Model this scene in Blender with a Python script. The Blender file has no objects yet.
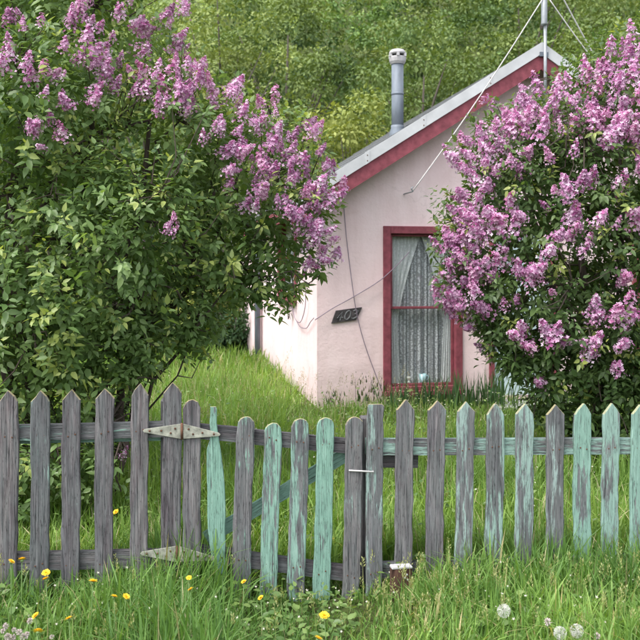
import bpy, bmesh, math, random
import numpy as np
from mathutils import Vector, Matrix, noise

random.seed(7)
rng = np.random.default_rng(7)
scene = bpy.context.scene
COL = scene.collection
R = math.radians

# ------------------------------------------------------------------ camera
F = 880.0            # focal length in photo pixels (640 wide)
HZ = 270.0           # horizon row
CAMZ = 1.6
cam_d = bpy.data.cameras.new('camera')
cam = bpy.data.objects.new('camera', cam_d)
COL.objects.link(cam)
cam.location = (0, 0, CAMZ)
cam.rotation_euler = (R(90), 0, 0)
cam_d.sensor_width = 36
cam_d.lens = 36 * F / 640
cam_d.shift_y = -(320 - HZ) / 640
cam_d.clip_end = 2000
cam_d.clip_start = 0.05
cam_d.dof.use_dof = True
cam_d.dof.focus_distance = 5.2
cam_d.dof.aperture_fstop = 5.6
scene.camera = cam

# ------------------------------------------------------------------ light
SUN_EL, SUN_AZ = R(60), R(-131)       # azimuth measured from +Y towards +X
w = bpy.data.worlds.new('World')
scene.world = w
w.use_nodes = True
nt = w.node_tree
sky = nt.nodes.new('ShaderNodeTexSky')
sky.sky_type = 'NISHITA'
sky.sun_disc = False
sky.sun_elevation = SUN_EL
sky.sun_rotation = SUN_AZ
sky.dust_density = 3.0
sky.air_density = 1.0
sky.ozone_density = 1.0
hsv = nt.nodes.new('ShaderNodeHueSaturation')       # thin bright cloud: a paler sky all over
hsv.inputs['Saturation'].default_value = 0.24
nt.links.new(sky.outputs[0], hsv.inputs['Color'])
nt.links.new(hsv.outputs[0], nt.nodes['Background'].inputs[0])
nt.nodes['Background'].inputs[1].default_value = 0.15
sun_d = bpy.data.lights.new('sun', 'SUN')
sun_d.energy = 0.9
sun_d.angle = R(18)
sun_d.color = (1.0, 0.94, 0.85)
sun = bpy.data.objects.new('sun', sun_d)
COL.objects.link(sun)
tosun = Vector((math.sin(SUN_AZ) * math.cos(SUN_EL), math.cos(SUN_AZ) * math.cos(SUN_EL), math.sin(SUN_EL)))
sun.rotation_euler = tosun.to_track_quat('Z', 'Y').to_euler()
sun.location = tosun * 40
scene.view_settings.view_transform = 'Standard'
scene.view_settings.look = 'None'
scene.view_settings.exposure = 1.62
scene.view_settings.gamma = 1.0
scene.cycles.max_bounces = 6
scene.cycles.diffuse_bounces = 3
scene.cycles.transparent_max_bounces = 8
scene.cycles.use_denoising = True

# ------------------------------------------------------------------ helpers
def P(px, py, y):
    return np.array([(px - 320) / F * y, y, CAMZ - (py - HZ) / F * y])

class Plane:
    """vertical plane through an origin, along a direction; photo point -> (u, z)"""
    def __init__(s, ox, oy, ang):
        s.o = (ox, oy); s.a = ang
        s.d = (math.cos(ang), math.sin(ang)); s.n = (math.sin(ang), -math.cos(ang))
    def at(s, px, py):
        dx, dy = (px - 320) / F, 1.0
        t = (s.n[0] * s.o[0] + s.n[1] * s.o[1]) / (s.n[0] * dx + s.n[1] * dy)
        x, y = dx * t, dy * t
        return (x - s.o[0]) * s.d[0] + (y - s.o[1]) * s.d[1], CAMZ - (py - HZ) / F * t

def ground_z(x, y):
    z = 0.012 * (y - 4.4) if y < 22 else 0.21
    z += 0.03 * noise.noise((x * .35, y * .35, 0))
    z -= .085 * math.exp(-((x + .08) / .42) ** 4 - ((y - 4.2) / .55) ** 2)      # worn hollow before the gate
    t = max(0.0, y - 22)
    z += 0.46 * (t * t / (t + 6.0)) if t < 90 else 0.46 * (8100 / 96.0)
    if y > 30: z += 1.0 * noise.noise((x * .05, y * .05, 3))
    return z

def tag(o, label=None, cat=None, group=None, kind=None):
    if label: o['label'] = label
    if cat: o['category'] = cat
    if group: o['group'] = group
    if kind: o['kind'] = kind
    return o

def empty(name, loc=(0, 0, 0), rz=0):
    o = bpy.data.objects.new(name, None)
    COL.objects.link(o)
    o.location = loc; o.rotation_euler = (0, 0, rz); o.empty_display_size = .1
    return o

def link(name, me, mat=None, parent=None, loc=(0, 0, 0), rot=(0, 0, 0)):
    o = bpy.data.objects.new(name, me)
    COL.objects.link(o)
    if mat is not None and len(me.materials) == 0:
        for m in (mat if isinstance(mat, (list, tuple)) else [mat]): me.materials.append(m)
    o.parent = parent; o.location = loc; o.rotation_euler = rot
    return o

def mesh(name, verts, faces, smooth=False):
    me = bpy.data.meshes.new(name)
    me.from_pydata([tuple(v) for v in verts], [], faces)
    me.update()
    if smooth: me.polygons.foreach_set('use_smooth', [True] * len(me.polygons))
    return me

class MB:
    def __init__(s): s.v = []; s.f = []
    def add(s, vs, fs):
        n = len(s.v); s.v += [tuple(v) for v in vs]; s.f += [tuple(i + n for i in f) for f in fs]; return s
    def box(s, x0, x1, y0, y1, z0, z1):
        return s.add([(x0, y0, z0), (x1, y0, z0), (x1, y1, z0), (x0, y1, z0), (x0, y0, z1), (x1, y0, z1), (x1, y1, z1), (x0, y1, z1)],
                     [(3, 2, 1, 0), (4, 5, 6, 7), (0, 1, 5, 4), (1, 2, 6, 5), (2, 3, 7, 6), (3, 0, 4, 7)])
    def prism(s, poly, y0, y1):
        """polygon in x,z (counter-clockwise seen from -y) pushed from y0 to y1"""
        n = len(poly)
        vs = [(p[0], y0, p[1]) for p in poly] + [(p[0], y1, p[1]) for p in poly]
        fs = [tuple(range(n)), tuple(range(2 * n - 1, n - 1, -1))]
        fs += [(i, i + n, (i + 1) % n + n, (i + 1) % n) for i in range(n)]
        return s.add(vs, fs)
    def tube(s, pts, rad, n=6, cap=True):
        pts = [Vector(p) for p in pts]
        if not isinstance(rad, (list, tuple, np.ndarray)): rad = [rad] * len(pts)
        b = len(s.v); prev = None
        for i, p in enumerate(pts):
            d = (pts[min(i + 1, len(pts) - 1)] - pts[max(i - 1, 0)]).normalized()
            if prev is None:
                a = d.orthogonal().normalized()
            else:
                a = (prev - d * prev.dot(d)).normalized()
            prev = a; c = d.cross(a)
            for k in range(n):
                t = 2 * math.pi * k / n
                s.v.append(tuple(p + (a * math.cos(t) + c * math.sin(t)) * rad[i]))
        for i in range(len(pts) - 1):
            for k in range(n):
                s.f.append((b + i * n + k, b + i * n + (k + 1) % n, b + (i + 1) * n + (k + 1) % n, b + (i + 1) * n + k))
        if cap:
            s.f.append(tuple(b + k for k in range(n))[::-1]); e = b + (len(pts) - 1) * n
            s.f.append(tuple(e + k for k in range(n)))
        return s
    def lathe(s, prof, n=16, c=(0, 0, 0)):
        b = len(s.v)
        for (r, z) in prof:
            for k in range(n):
                t = 2 * math.pi * k / n
                s.v.append((c[0] + r * math.cos(t), c[1] + r * math.sin(t), c[2] + z))
        for i in range(len(prof) - 1):
            for k in range(n):
                s.f.append((b + i * n + k, b + i * n + (k + 1) % n, b + (i + 1) * n + (k + 1) % n, b + (i + 1) * n + k))
        s.f.append(tuple(b + k for k in range(n))[::-1]); e = b + (len(prof) - 1) * n
        s.f.append(tuple(e + k for k in range(n)))
        return s
    def build(s, name, mat, parent=None, smooth=False, loc=(0, 0, 0), rot=(0, 0, 0), bevel=0):
        me = mesh(name, s.v, s.f, smooth)
        if bevel:
            bm = bmesh.new(); bm.from_mesh(me)
            bmesh.ops.bevel(bm, geom=bm.edges[:], offset=bevel, segments=1, affect='EDGES')
            bm.to_mesh(me); bm.free()
        return link(name, me, mat, parent, loc, rot)

def big_mesh(name, V, faces3, faces4, tint, matidx=None, smooth=True):
    """numpy arrays straight into a mesh; tint = one colour per vertex"""
    me = bpy.data.meshes.new(name)
    V = np.asarray(V, np.float32)
    n3 = 0 if faces3 is None else len(faces3); n4 = 0 if faces4 is None else len(faces4)
    me.vertices.add(len(V)); me.vertices.foreach_set('co', V.ravel())
    me.loops.add(n3 * 3 + n4 * 4); me.polygons.add(n3 + n4)
    idx, st = [], []
    if n3: idx.append(np.asarray(faces3, np.int32).ravel()); st.append(np.arange(n3, dtype=np.int32) * 3)
    if n4: idx.append(np.asarray(faces4, np.int32).ravel()); st.append(n3 * 3 + np.arange(n4, dtype=np.int32) * 4)
    me.loops.foreach_set('vertex_index', np.concatenate(idx))
    me.polygons.foreach_set('loop_start', np.concatenate(st))
    if smooth: me.polygons.foreach_set('use_smooth', np.ones(n3 + n4, bool))
    if matidx is not None: me.polygons.foreach_set('material_index', np.asarray(matidx, np.int32))
    me.update(calc_edges=True)
    at = me.attributes.new('tint', 'FLOAT_COLOR', 'POINT')
    c = np.ones((len(V), 4), np.float32); c[:, :3] = tint
    at.data.foreach_set('color', c.ravel())
    return me

def norm(a):
    return a / np.maximum(np.linalg.norm(a, axis=-1, keepdims=True), 1e-9)

def scatter(tv, t3, t4, pos, X, Y, Z, scale, col):
    """copies of a small template: arrays (V, f3, f4, tint)"""
    tv = np.asarray(tv, float); N = len(pos); n = len(tv)
    s = np.asarray(scale, float)
    if s.ndim == 1: s = np.repeat(s[:, None], 3, 1)
    V = pos[:, None, :] + (tv[None, :, 0:1] * s[:, None, 0:1] * X[:, None, :] + tv[None, :, 1:2] * s[:, None, 1:2] * Y[:, None, :]
                          + tv[None, :, 2:3] * s[:, None, 2:3] * Z[:, None, :])
    off = (np.arange(N) * n)[:, None, None]
    f3 = (np.asarray(t3)[None] + off).reshape(-1, 3) if len(t3) else np.zeros((0, 3), int)
    f4 = (np.asarray(t4)[None] + off).reshape(-1, 4) if len(t4) else np.zeros((0, 4), int)
    return V.reshape(-1, 3), f3, f4, np.repeat(col, n, 0)

def merge(parts):
    V, A, B, C, n = [], [], [], [], 0
    for (v, a, b, c) in parts:
        V.append(v); A.append(a + n); B.append(b + n); C.append(c); n += len(v)
    return np.concatenate(V), np.concatenate(A), np.concatenate(B), np.concatenate(C)

# ------------------------------------------------------------------ materials
def new_mat(name):
    m = bpy.data.materials.new(name); m.use_nodes = True
    return m, m.node_tree.nodes, m.node_tree.links, m.node_tree.nodes['Principled BSDF']

def ramp(ns, stops):
    r = ns.new('ShaderNodeValToRGB')
    el = r.color_ramp.elements
    while len(el) < len(stops): el.new(.5)
    for e, (p, c) in zip(el, stops):
        e.position = p; e.color = (*c, 1) if len(c) == 3 else c
    return r

def coords(ns, ls, scale=(1, 1, 1), rand=False):
    tc = ns.new('ShaderNodeTexCoord'); mp = ns.new('ShaderNodeMapping')
    mp.inputs['Scale'].default_value = scale
    ls.new(tc.outputs['Object'], mp.inputs['Vector'])
    if rand:
        oi = ns.new('ShaderNodeObjectInfo'); mu = ns.new('ShaderNodeMath'); mu.operation = 'MULTIPLY'
        mu.inputs[1].default_value = 57.0
        ls.new(oi.outputs['Random'], mu.inputs[0]); ls.new(mu.outputs[0], mp.inputs['Location'])
    return mp

def nz(ns, ls, vec, scale, detail=4, rough=.55, dist=0.0):
    n = ns.new('ShaderNodeTexNoise')
    n.inputs['Scale'].default_value = scale; n.inputs['Detail'].default_value = detail
    n.inputs['Roughness'].default_value = rough; n.inputs['Distortion'].default_value = dist
    ls.new(vec.outputs[0], n.inputs['Vector'])
    return n

def mixc(ns, ls, fac, a, b, mode='MIX'):
    m = ns.new('ShaderNodeMix'); m.data_type = 'RGBA'; m.blend_type = mode
    for sock, val in ((m.inputs[0], fac), (m.inputs[6], a), (m.inputs[7], b)):
        if isinstance(val, (int, float)): sock.default_value = val
        elif isinstance(val, tuple): sock.default_value = (*val, 1)
        else: ls.new(val, sock)
    return m.outputs[2]

def bump(ns, ls, bsdf, h, strength=.3, dist=.01):
    b = ns.new('ShaderNodeBump'); b.inputs['Strength'].default_value = strength; b.inputs['Distance'].default_value = dist
    ls.new(h, b.inputs['Height']); ls.new(b.outputs[0], bsdf.inputs['Normal'])

def foliage_mat(name, transl=.3, rough=.5, spec=.3):
    m, ns, ls, b = new_mat(name)
    at = ns.new('ShaderNodeAttribute'); at.attribute_name = 'tint'
    b.inputs['Roughness'].default_value = rough
    b.inputs['Specular IOR Level'].default_value = spec
    ls.new(at.outputs['Color'], b.inputs['Base Color'])
    tr = ns.new('ShaderNodeBsdfTranslucent')
    tc = mixc(ns, ls, 1.0, at.outputs['Color'], (1.35, 1.35, .55), 'MULTIPLY')
    ls.new(tc, tr.inputs['Color'])
    mx = ns.new('ShaderNodeMixShader'); mx.inputs[0].default_value = transl
    ls.new(b.outputs[0], mx.inputs[1]); ls.new(tr.outputs[0], mx.inputs[2])
    ls.new(mx.outputs[0], ns['Material Output'].inputs['Surface'])
    return m

M = {}
M['leaf'] = foliage_mat('lilac_leaf', .38, .42, .4)
M['far_leaf'] = foliage_mat('far_leaf', .22, .6, .2)
M['grass'] = foliage_mat('grass_blade', .38, .5, .3)

def petal_mat():
    m, ns, ls, b = new_mat('lilac_petal')
    at = ns.new('ShaderNodeAttribute'); at.attribute_name = 'tint'
    oi = ns.new('ShaderNodeObjectInfo')
    r = ramp(ns, [(0, (.72, .55, .68)), (.35, (1, .92, .98)), (.7, (1.12, 1.12, 1.12)), (1, (1.05, .82, .92))])
    ls.new(oi.outputs['Random'], r.inputs[0])
    c = mixc(ns, ls, 1.0, at.outputs['Color'], r.outputs[0], 'MULTIPLY')
    ls.new(c, b.inputs['Base Color']); b.inputs['Roughness'].default_value = .6
    b.inputs['Specular IOR Level'].default_value = .2
    tr = ns.new('ShaderNodeBsdfTranslucent'); ls.new(c, tr.inputs['Color'])
    mx = ns.new('ShaderNodeMixShader'); mx.inputs[0].default_value = .35
    ls.new(b.outputs[0], mx.inputs[1]); ls.new(tr.outputs[0], mx.inputs[2])
    ls.new(mx.outputs[0], ns['Material Output'].inputs['Surface'])
    return m
M['petal'] = petal_mat()

def wood_mat(name, dark, mid, light, lit_tops=True):
    """weathered board; object colour r = how much green paint is left, g = how pale the paint is"""
    m, ns, ls, b = new_mat(name)
    v1 = coords(ns, ls, (38, 38, 1.6), True)
    g1 = nz(ns, ls, v1, 2.2, 6, .65, .6)
    v2 = coords(ns, ls, (9, 9, 1.1), True)
    g2 = nz(ns, ls, v2, 1.6, 3, .5, 1.2)
    v3 = coords(ns, ls, (120, 120, 2.5), True)
    g3 = nz(ns, ls, v3, 2.0, 3, .6)
    base = ramp(ns, [(.28, dark), (.5, mid), (.74, light)])
    ls.new(g1.outputs[0], base.inputs[0])
    blot = ramp(ns, [(.3, (.72, .70, .78)), (.65, (1.1, 1.08, 1.08))])
    ls.new(g2.outputs[0], blot.inputs[0])
    c = mixc(ns, ls, 1.0, base.outputs[0], blot.outputs[0], 'MULTIPLY')
    # fine checks running with the grain
    ck = ramp(ns, [(.36, (.25, .24, .26)), (.44, (1, 1, 1))]); ls.new(g3.outputs[0], ck.inputs[0])
    c = mixc(ns, ls, .85, c, ck.outputs[0], 'MULTIPLY')
    # knots with rings round them, and boards that differ in tone
    vk = coords(ns, ls, (9, 9, 3.2), True); vo = ns.new('ShaderNodeTexVoronoi'); vo.inputs['Scale'].default_value = 1.0
    ls.new(vk.outputs[0], vo.inputs['Vector'])
    kn = ramp(ns, [(.0, (.22, .2, .2)), (.07, (.45, .42, .42)), (.10, (1.15, 1.12, 1.12)), (.14, (.7, .68, .68)), (.2, (1, 1, 1))]); ls.new(vo.outputs['Distance'], kn.inputs[0])
    c = mixc(ns, ls, .8, c, kn.outputs[0], 'MULTIPLY')
    ot = ns.new('ShaderNodeObjectInfo'); tn = ramp(ns, [(0, (.74, .72, .74)), (.5, (1, .98, 1)), (1, (1.2, 1.16, 1.13))]); ls.new(ot.outputs['Random'], tn.inputs[0])
    c = mixc(ns, ls, 1.0, c, tn.outputs[0], 'MULTIPLY')
    # paint that is left
    oi = ns.new('ShaderNodeObjectInfo'); sp = ns.new('ShaderNodeSeparateColor')
    ls.new(oi.outputs['Color'], sp.inputs[0])
    vp = coords(ns, ls, (13, 13, 2.0), True)
    p1 = nz(ns, ls, vp, 1.3, 5, .6, .8)
    vq = coords(ns, ls, (60, 60, 7), True)
    p2 = nz(ns, ls, vq, 1.5, 4, .7)
    a = ns.new('ShaderNodeMath'); a.operation = 'MULTIPLY_ADD'; a.inputs[1].default_value = .62
    ls.new(p2.outputs[0], a.inputs[0]); ls.new(p1.outputs[0], a.inputs[2])
    s = ns.new('ShaderNodeMath'); s.operation = 'MULTIPLY_ADD'; s.inputs[1].default_value = .62; 
    ls.new(sp.outputs[0], s.inputs[0]); ls.new(a.outputs[0], s.inputs[2])
    pm = ramp(ns, [(.0, (0, 0, 0)), (1, (1, 1, 1))])
    sub = ns.new('ShaderNodeMapRange'); sub.inputs[1].default_value = 1.08; sub.inputs[2].default_value = 1.17
    ls.new(s.outputs[0], sub.inputs[0])
    pc = ramp(ns, [(.3, (.06, .22, .14)), (.5, (.135, .37, .255)), (.7, (.27, .52, .40))]); ls.new(p2.outputs[0], pc.inputs[0])
    pale = mixc(ns, ls, sp.outputs[1], pc.outputs[0], (.36, .46, .45))
    c = mixc(ns, ls, sub.outputs[0], c, pale)
    # bluish bloom of old pigment soaked into the grain
    bl = ns.new('ShaderNodeMapRange'); bl.inputs[1].default_value = .62; bl.inputs[2].default_value = 1.2; bl.inputs[4].default_value = .45
    ls.new(s.outputs[0], bl.inputs[0])
    c = mixc(ns, ls, bl.outputs[0], c, (.24, .29, .29))
    c = mixc(ns, ls, .65, c, ck.outputs[0], 'MULTIPLY')
    fl = nz(ns, ls, coords(ns, ls, (170, 170, 26), True), 1.0, 3, .7)      # specks where flakes have gone
    fk = ramp(ns, [(.34, (.35, .33, .33)), (.42, (1, 1, 1)), (.66, (1, 1, 1)), (.74, (1.35, 1.35, 1.35))]); ls.new(fl.outputs[0], fk.inputs[0])
    c = mixc(ns, ls, .8, c, fk.outputs[0], 'MULTIPLY')
    if lit_tops:  # yellow of sunlit top edges painted into the colour, by upward normal
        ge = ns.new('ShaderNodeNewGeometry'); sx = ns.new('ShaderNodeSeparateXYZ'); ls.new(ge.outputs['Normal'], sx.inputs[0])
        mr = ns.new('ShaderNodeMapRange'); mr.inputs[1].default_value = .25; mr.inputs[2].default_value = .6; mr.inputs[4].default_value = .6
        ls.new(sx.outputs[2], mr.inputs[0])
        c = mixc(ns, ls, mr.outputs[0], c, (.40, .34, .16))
    ls.new(c, b.inputs['Base Color'])
    b.inputs['Roughness'].default_value = .85; b.inputs['Specular IOR Level'].default_value = .2
    h = ns.new('ShaderNodeMath'); h.operation = 'MULTIPLY_ADD'; h.inputs[1].default_value = .6
    ls.new(g3.outputs[0], h.inputs[0]); ls.new(g1.outputs[0], h.inputs[2])
    h2 = ns.new('ShaderNodeMath'); h2.operation = 'MULTIPLY_ADD'; h2.inputs[1].default_value = .25
    ls.new(sub.outputs[0], h2.inputs[0]); ls.new(h.outputs[0], h2.inputs[2])
    bump(ns, ls, b, h2.outputs[0], .9, .006)
    return m
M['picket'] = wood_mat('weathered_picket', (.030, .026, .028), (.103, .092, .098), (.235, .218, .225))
M['rail'] = wood_mat('weathered_rail', (.026, .022, .024), (.082, .070, .076), (.16, .142, .148), False)

def simple(name, col, rough=.7, metal=0, var=.15, scale=6, bmp=0, spec=.4, stretch=(1, 1, 1), bdist=.004):
    m, ns, ls, b = new_mat(name)
    v = coords(ns, ls, stretch, True); n = nz(ns, ls, v, scale, 5, .6)
    lo = tuple(max(0, c * (1 - var)) for c in col); hi = tuple(min(1, c * (1 + var)) for c in col)
    r = ramp(ns, [(.3, lo), (.7, hi)]); ls.new(n.outputs[0], r.inputs[0]); ls.new(r.outputs[0], b.inputs['Base Color'])
    b.inputs['Roughness'].default_value = rough; b.inputs['Metallic'].default_value = metal
    b.inputs['Specular IOR Level'].default_value = spec
    if bmp: bump(ns, ls, b, n.outputs[0], bmp, bdist)
    return m

def stucco():
    m, ns, ls, b = new_mat('pink_stucco')
    v = coords(ns, ls, (1, 1, 1))
    big = nz(ns, ls, v, 1.1, 5, .6, .4)
    r = ramp(ns, [(.3, (.75, .575, .59)), (.55, (.80, .64, .655)), (.75, (.82, .69, .70))]); ls.new(big.outputs[0], r.inputs[0])
    vs = coords(ns, ls, (5, 5, .6)); st = nz(ns, ls, vs, 1.2, 5, .6)
    r2 = ramp(ns, [(.3, (.90, .88, .87)), (.55, (1, 1, 1))]); ls.new(st.outputs[0], r2.inputs[0])
    c = mixc(ns, ls, .8, r.outputs[0], r2.outputs[0], 'MULTIPLY')
    # splash-back dirt along the foot of the wall, ragged
    tc = ns.new('ShaderNodeTexCoord'); sx = ns.new('ShaderNodeSeparateXYZ'); ls.new(tc.outputs['Object'], sx.inputs[0])
    ad = ns.new('ShaderNodeMath'); ad.operation = 'MULTIPLY_ADD'; ad.inputs[1].default_value = -.5
    ls.new(st.outputs[0], ad.inputs[0]); ls.new(sx.outputs[2], ad.inputs[2])
    mr = ns.new('ShaderNodeMapRange'); mr.inputs[1].default_value = -.15; mr.inputs[2].default_value = .3
    mr.inputs[3].default_value = .45; mr.inputs[4].default_value = 0
    ls.new(ad.outputs[0], mr.inputs[0])
    c = mixc(ns, ls, mr.outputs[0], c, (.42, .33, .31))
    vk = coords(ns, ls, (1, 1, 1)); wob = nz(ns, ls, vk, 3.5, 4, .6)
    vm = ns.new('ShaderNodeVectorMath'); vm.operation = 'MULTIPLY_ADD'; vm.inputs[1].default_value = (.35, .35, .35)
    ls.new(wob.outputs['Color'], vm.inputs[0]); ls.new(vk.outputs[0], vm.inputs[2])
    vo = ns.new('ShaderNodeTexVoronoi'); vo.feature = 'DISTANCE_TO_EDGE'; vo.inputs['Scale'].default_value = 1.15; ls.new(vm.outputs[0], vo.inputs['Vector'])
    ce = ns.new('ShaderNodeMapRange'); ce.inputs[1].default_value = .002; ce.inputs[2].default_value = .007; ce.inputs[3].default_value = 1; ce.inputs[4].default_value = 0
    ls.new(vo.outputs['Distance'], ce.inputs[0])
    ms = ns.new('ShaderNodeMapRange'); ms.inputs[1].default_value = .48; ms.inputs[2].default_value = .6; ms.inputs[4].default_value = .16
    ls.new(big.outputs[0], ms.inputs[0])
    cm = ns.new('ShaderNodeMath'); cm.operation = 'MULTIPLY'; ls.new(ce.outputs[0], cm.inputs[0]); ls.new(ms.outputs[0], cm.inputs[1])
    c = mixc(ns, ls, cm.outputs[0], c, (.36, .27, .26))
    pa = nz(ns, ls, vk, 2.3, 6, .65, 1.0); pr = ramp(ns, [(.30, (.95, .93, .92)), (.42, (1, 1, 1)), (.62, (1, 1, 1)), (.68, (1.05, 1.05, 1.05))]); ls.new(pa.outputs[0], pr.inputs[0])
    c = mixc(ns, ls, .9, c, pr.outputs[0], 'MULTIPLY')
    ls.new(c, b.inputs['Base Color']); b.inputs['Roughness'].default_value = .9; b.inputs['Specular IOR Level'].default_value = .15
    vf = coords(ns, ls, (1, 1, 1)); f = nz(ns, ls, vf, 34, 6, .7); f2 = nz(ns, ls, vf, 5, 3, .5)
    h = ns.new('ShaderNodeMath'); h.operation = 'MULTIPLY_ADD'; h.inputs[1].default_value = 2.5
    ls.new(f2.outputs[0], h.inputs[0]); ls.new(f.outputs[0], h.inputs[2])
    bump(ns, ls, b, h.outputs[0], .5, .008)
    return m
M['stucco'] = stucco()
M['red'] = simple('red_trim_paint', (.215, .056, .074), .68, 0, .30, 14, .5, .25, (1, 1, 1))
M['white_trim'] = simple('white_trim_paint', (.50, .51, .53), .5, 0, .12, 5, .1, .3)
M['roof'] = simple('grey_roofing', (.10, .105, .11), .8, 0, .35, 10, .5, .3)
M['galv'] = simple('galvanised_steel', (.145, .17, .205), .6, .15, .25, 9, .1, .4, (1, 1, .4))
M['cap'] = simple('pale_flue_cap', (.40, .39, .40), .55, .1, .2, 14)
M['dark'] = simple('dark_core', (.02, .02, .022), .9, 0, .3, 8)  # near-black, for the core behind the flue cap slots
M['rope'] = simple('white_guy_line', (.52, .51, .51), .7, 0, .1, 20)
M['mast'] = simple('mast_steel', (.27, .29, .31), .5, .4, .25, 12)
M['cable'] = simple('mauve_cable', (.22, .17, .22), .6, 0, .2, 9)
M['plate'] = simple('tarnished_plate', (.085, .075, .08), .55, .3, .6, 18, .3, .4)
M['figure'] = simple('worn_figures', (.15, .155, .165), .7, 0, .5, 25)
M['door'] = simple('pale_blue_boards', (.50, .62, .66), .65, 0, .2, 5, .2, .3, (6, 6, .7))
M['hinge'] = simple('chalky_hinge_paint', (.26, .265, .225), .8, .0, .5, 34, .4, .3)
M['rust'] = simple('rusty_bolt', (.11, .055, .035), .8, .2, .5, 30, .3)
M['stake'] = simple('brown_stake_wood', (.085, .045, .035), .85, 0, .6, 14, .6, .2, (4, 4, 1))
M['stake_top'] = simple('bleached_end_grain', (.38, .38, .39), .8, 0, .2, 30, .3)
M['cup'] = simple('pale_blue_glaze', (.42, .62, .68), .3, 0, .12, 6)
M['cupw'] = simple('white_glaze', (.72, .72, .70), .3, 0, .08, 6)
M['bark'] = simple('lilac_bark', (.075, .058, .05), .9, 0, .45, 12, .7, .2, (3, 3, .6), .01)
M['far_bark'] = simple('tree_bark', (.10, .085, .075), .9, 0, .4, 8, .6, .2, (3, 3, .6), .02)
M['pink_dark'] = simple('interior_plaster', (.30, .27, .26), .9)
M['dand'] = simple('dandelion_yellow', (.86, .56, .03), .7, 0, .15, 60)
M['fluff'] = simple('dandelion_clock', (.55, .55, .52), .9, 0, .1, 60)
M['clover'] = simple('white_clover', (.55, .48, .46), .8, 0, .25, 60)
M['stem'] = simple('green_stem', (.12, .20, .06), .6, 0, .25, 20)

def glass():
    m, ns, ls, b = new_mat('window_glass')
    ns.remove(b)
    t = ns.new('ShaderNodeBsdfTransparent'); t.inputs[0].default_value = (.96, .98, .97, 1)
    g = ns.new('ShaderNodeBsdfGlossy'); g.inputs['Roughness'].default_value = .03
    fr = ns.new('ShaderNodeValue'); fr.outputs[0].default_value = .07
    mx = ns.new('ShaderNodeMixShader'); ls.new(fr.outputs[0], mx.inputs[0]); ls.new(t.outputs[0], mx.inputs[1]); ls.new(g.outputs[0], mx.inputs[2])
    v = coords(ns, ls, (1, 1, 1)); n = nz(ns, ls, v, 3, 2)
    bp = ns.new('ShaderNodeBump'); bp.inputs['Strength'].default_value = .08; bp.inputs['Distance'].default_value = .02
    ls.new(n.outputs[0], bp.inputs['Height']); ls.new(bp.outputs[0], g.inputs['Normal'])
    ls.new(mx.outputs[0], ns['Material Output'].inputs['Surface'])
    return m
M['glass'] = glass()

def lace(name, col, open_):
    m, ns, ls, b = new_mat(name)
    v = coords(ns, ls, (1, 1, 1))
    vo = ns.new('ShaderNodeTexVoronoi'); vo.inputs['Scale'].default_value = 48; ls.new(v.outputs[0], vo.inputs['Vector'])
    wv = ns.new('ShaderNodeTexWave'); wv.bands_direction = 'X'; wv.inputs['Scale'].default_value = 7.5; wv.inputs['Distortion'].default_value = .6
    ls.new(v.outputs[0], wv.inputs['Vector'])
    ad = ns.new('ShaderNodeMath'); ad.operation = 'MULTIPLY_ADD'; ad.inputs[1].default_value = .55
    ls.new(wv.outputs['Fac'], ad.inputs[0]); ls.new(vo.outputs['Distance'], ad.inputs[2])
    mr = ns.new('ShaderNodeMapRange'); mr.inputs[1].default_value = .45; mr.inputs[2].default_value = .85
    mr.inputs[3].default_value = 1.0; mr.inputs[4].default_value = open_
    ls.new(ad.outputs[0], mr.inputs[0])
    b.inputs['Base Color'].default_value = (*col, 1); b.inputs['Roughness'].default_value = .9
    tp = ns.new('ShaderNodeBsdfTransparent'); m2 = ns.new('ShaderNodeMixShader')
    ls.new(mr.outputs[0], m2.inputs[0]); ls.new(tp.outputs[0], m2.inputs[1]); ls.new(b.outputs[0], m2.inputs[2])
    ls.new(m2.outputs[0], ns['Material Output'].inputs['Surface'])
    return m
M['lace'] = lace('lace_curtain', (.62, .62, .68), .42)
M['lace2'] = lace('tied_curtain', (.72, .72, .76), .74)

def ground_mat():
    m, ns, ls, b = new_mat('soil_and_moss')
    v = coords(ns, ls, (1, 1, 1)); n = nz(ns, ls, v, 3, 8, .7); n2 = nz(ns, ls, v, .25, 4, .6)
    r = ramp(ns, [(.3, (.035, .03, .018)), (.5, (.05, .065, .022)), (.7, (.07, .10, .03))]); ls.new(n.outputs[0], r.inputs[0])
    r2 = ramp(ns, [(.35, (.8, .8, .8)), (.65, (1.15, 1.15, 1.0))]); ls.new(n2.outputs[0], r2.inputs[0])
    c = mixc(ns, ls, 1.0, r.outputs[0], r2.outputs[0], 'MULTIPLY'); ls.new(c, b.inputs['Base Color'])
    b.inputs['Roughness'].default_value = .95; b.inputs['Specular IOR Level'].default_value = .1
    bump(ns, ls, b, n.outputs[0], .6, .03)
    return m
M['ground'] = ground_mat()

# ------------------------------------------------------------------ ground
gx = np.sinh(np.linspace(-4.2, 4.2, 91)) / np.sinh(4.2) * 320
gy = np.concatenate([np.linspace(-200, -6, 12), np.arange(-4, 30, .7), np.linspace(30, 130, 40), np.linspace(150, 500, 10)])
gv = [(x, y, ground_z(x, y)) for y in gy for x in gx]
nxg = len(gx)
gf = [(j * nxg + i, j * nxg + i + 1, (j + 1) * nxg + i + 1, (j + 1) * nxg + i) for j in range(len(gy) - 1) for i in range(nxg - 1)]
tag(link('ground', mesh('ground', gv, gf, True), M['ground']), 'grassy ground running back to the wooded hillside', 'ground', kind='structure')

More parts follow.
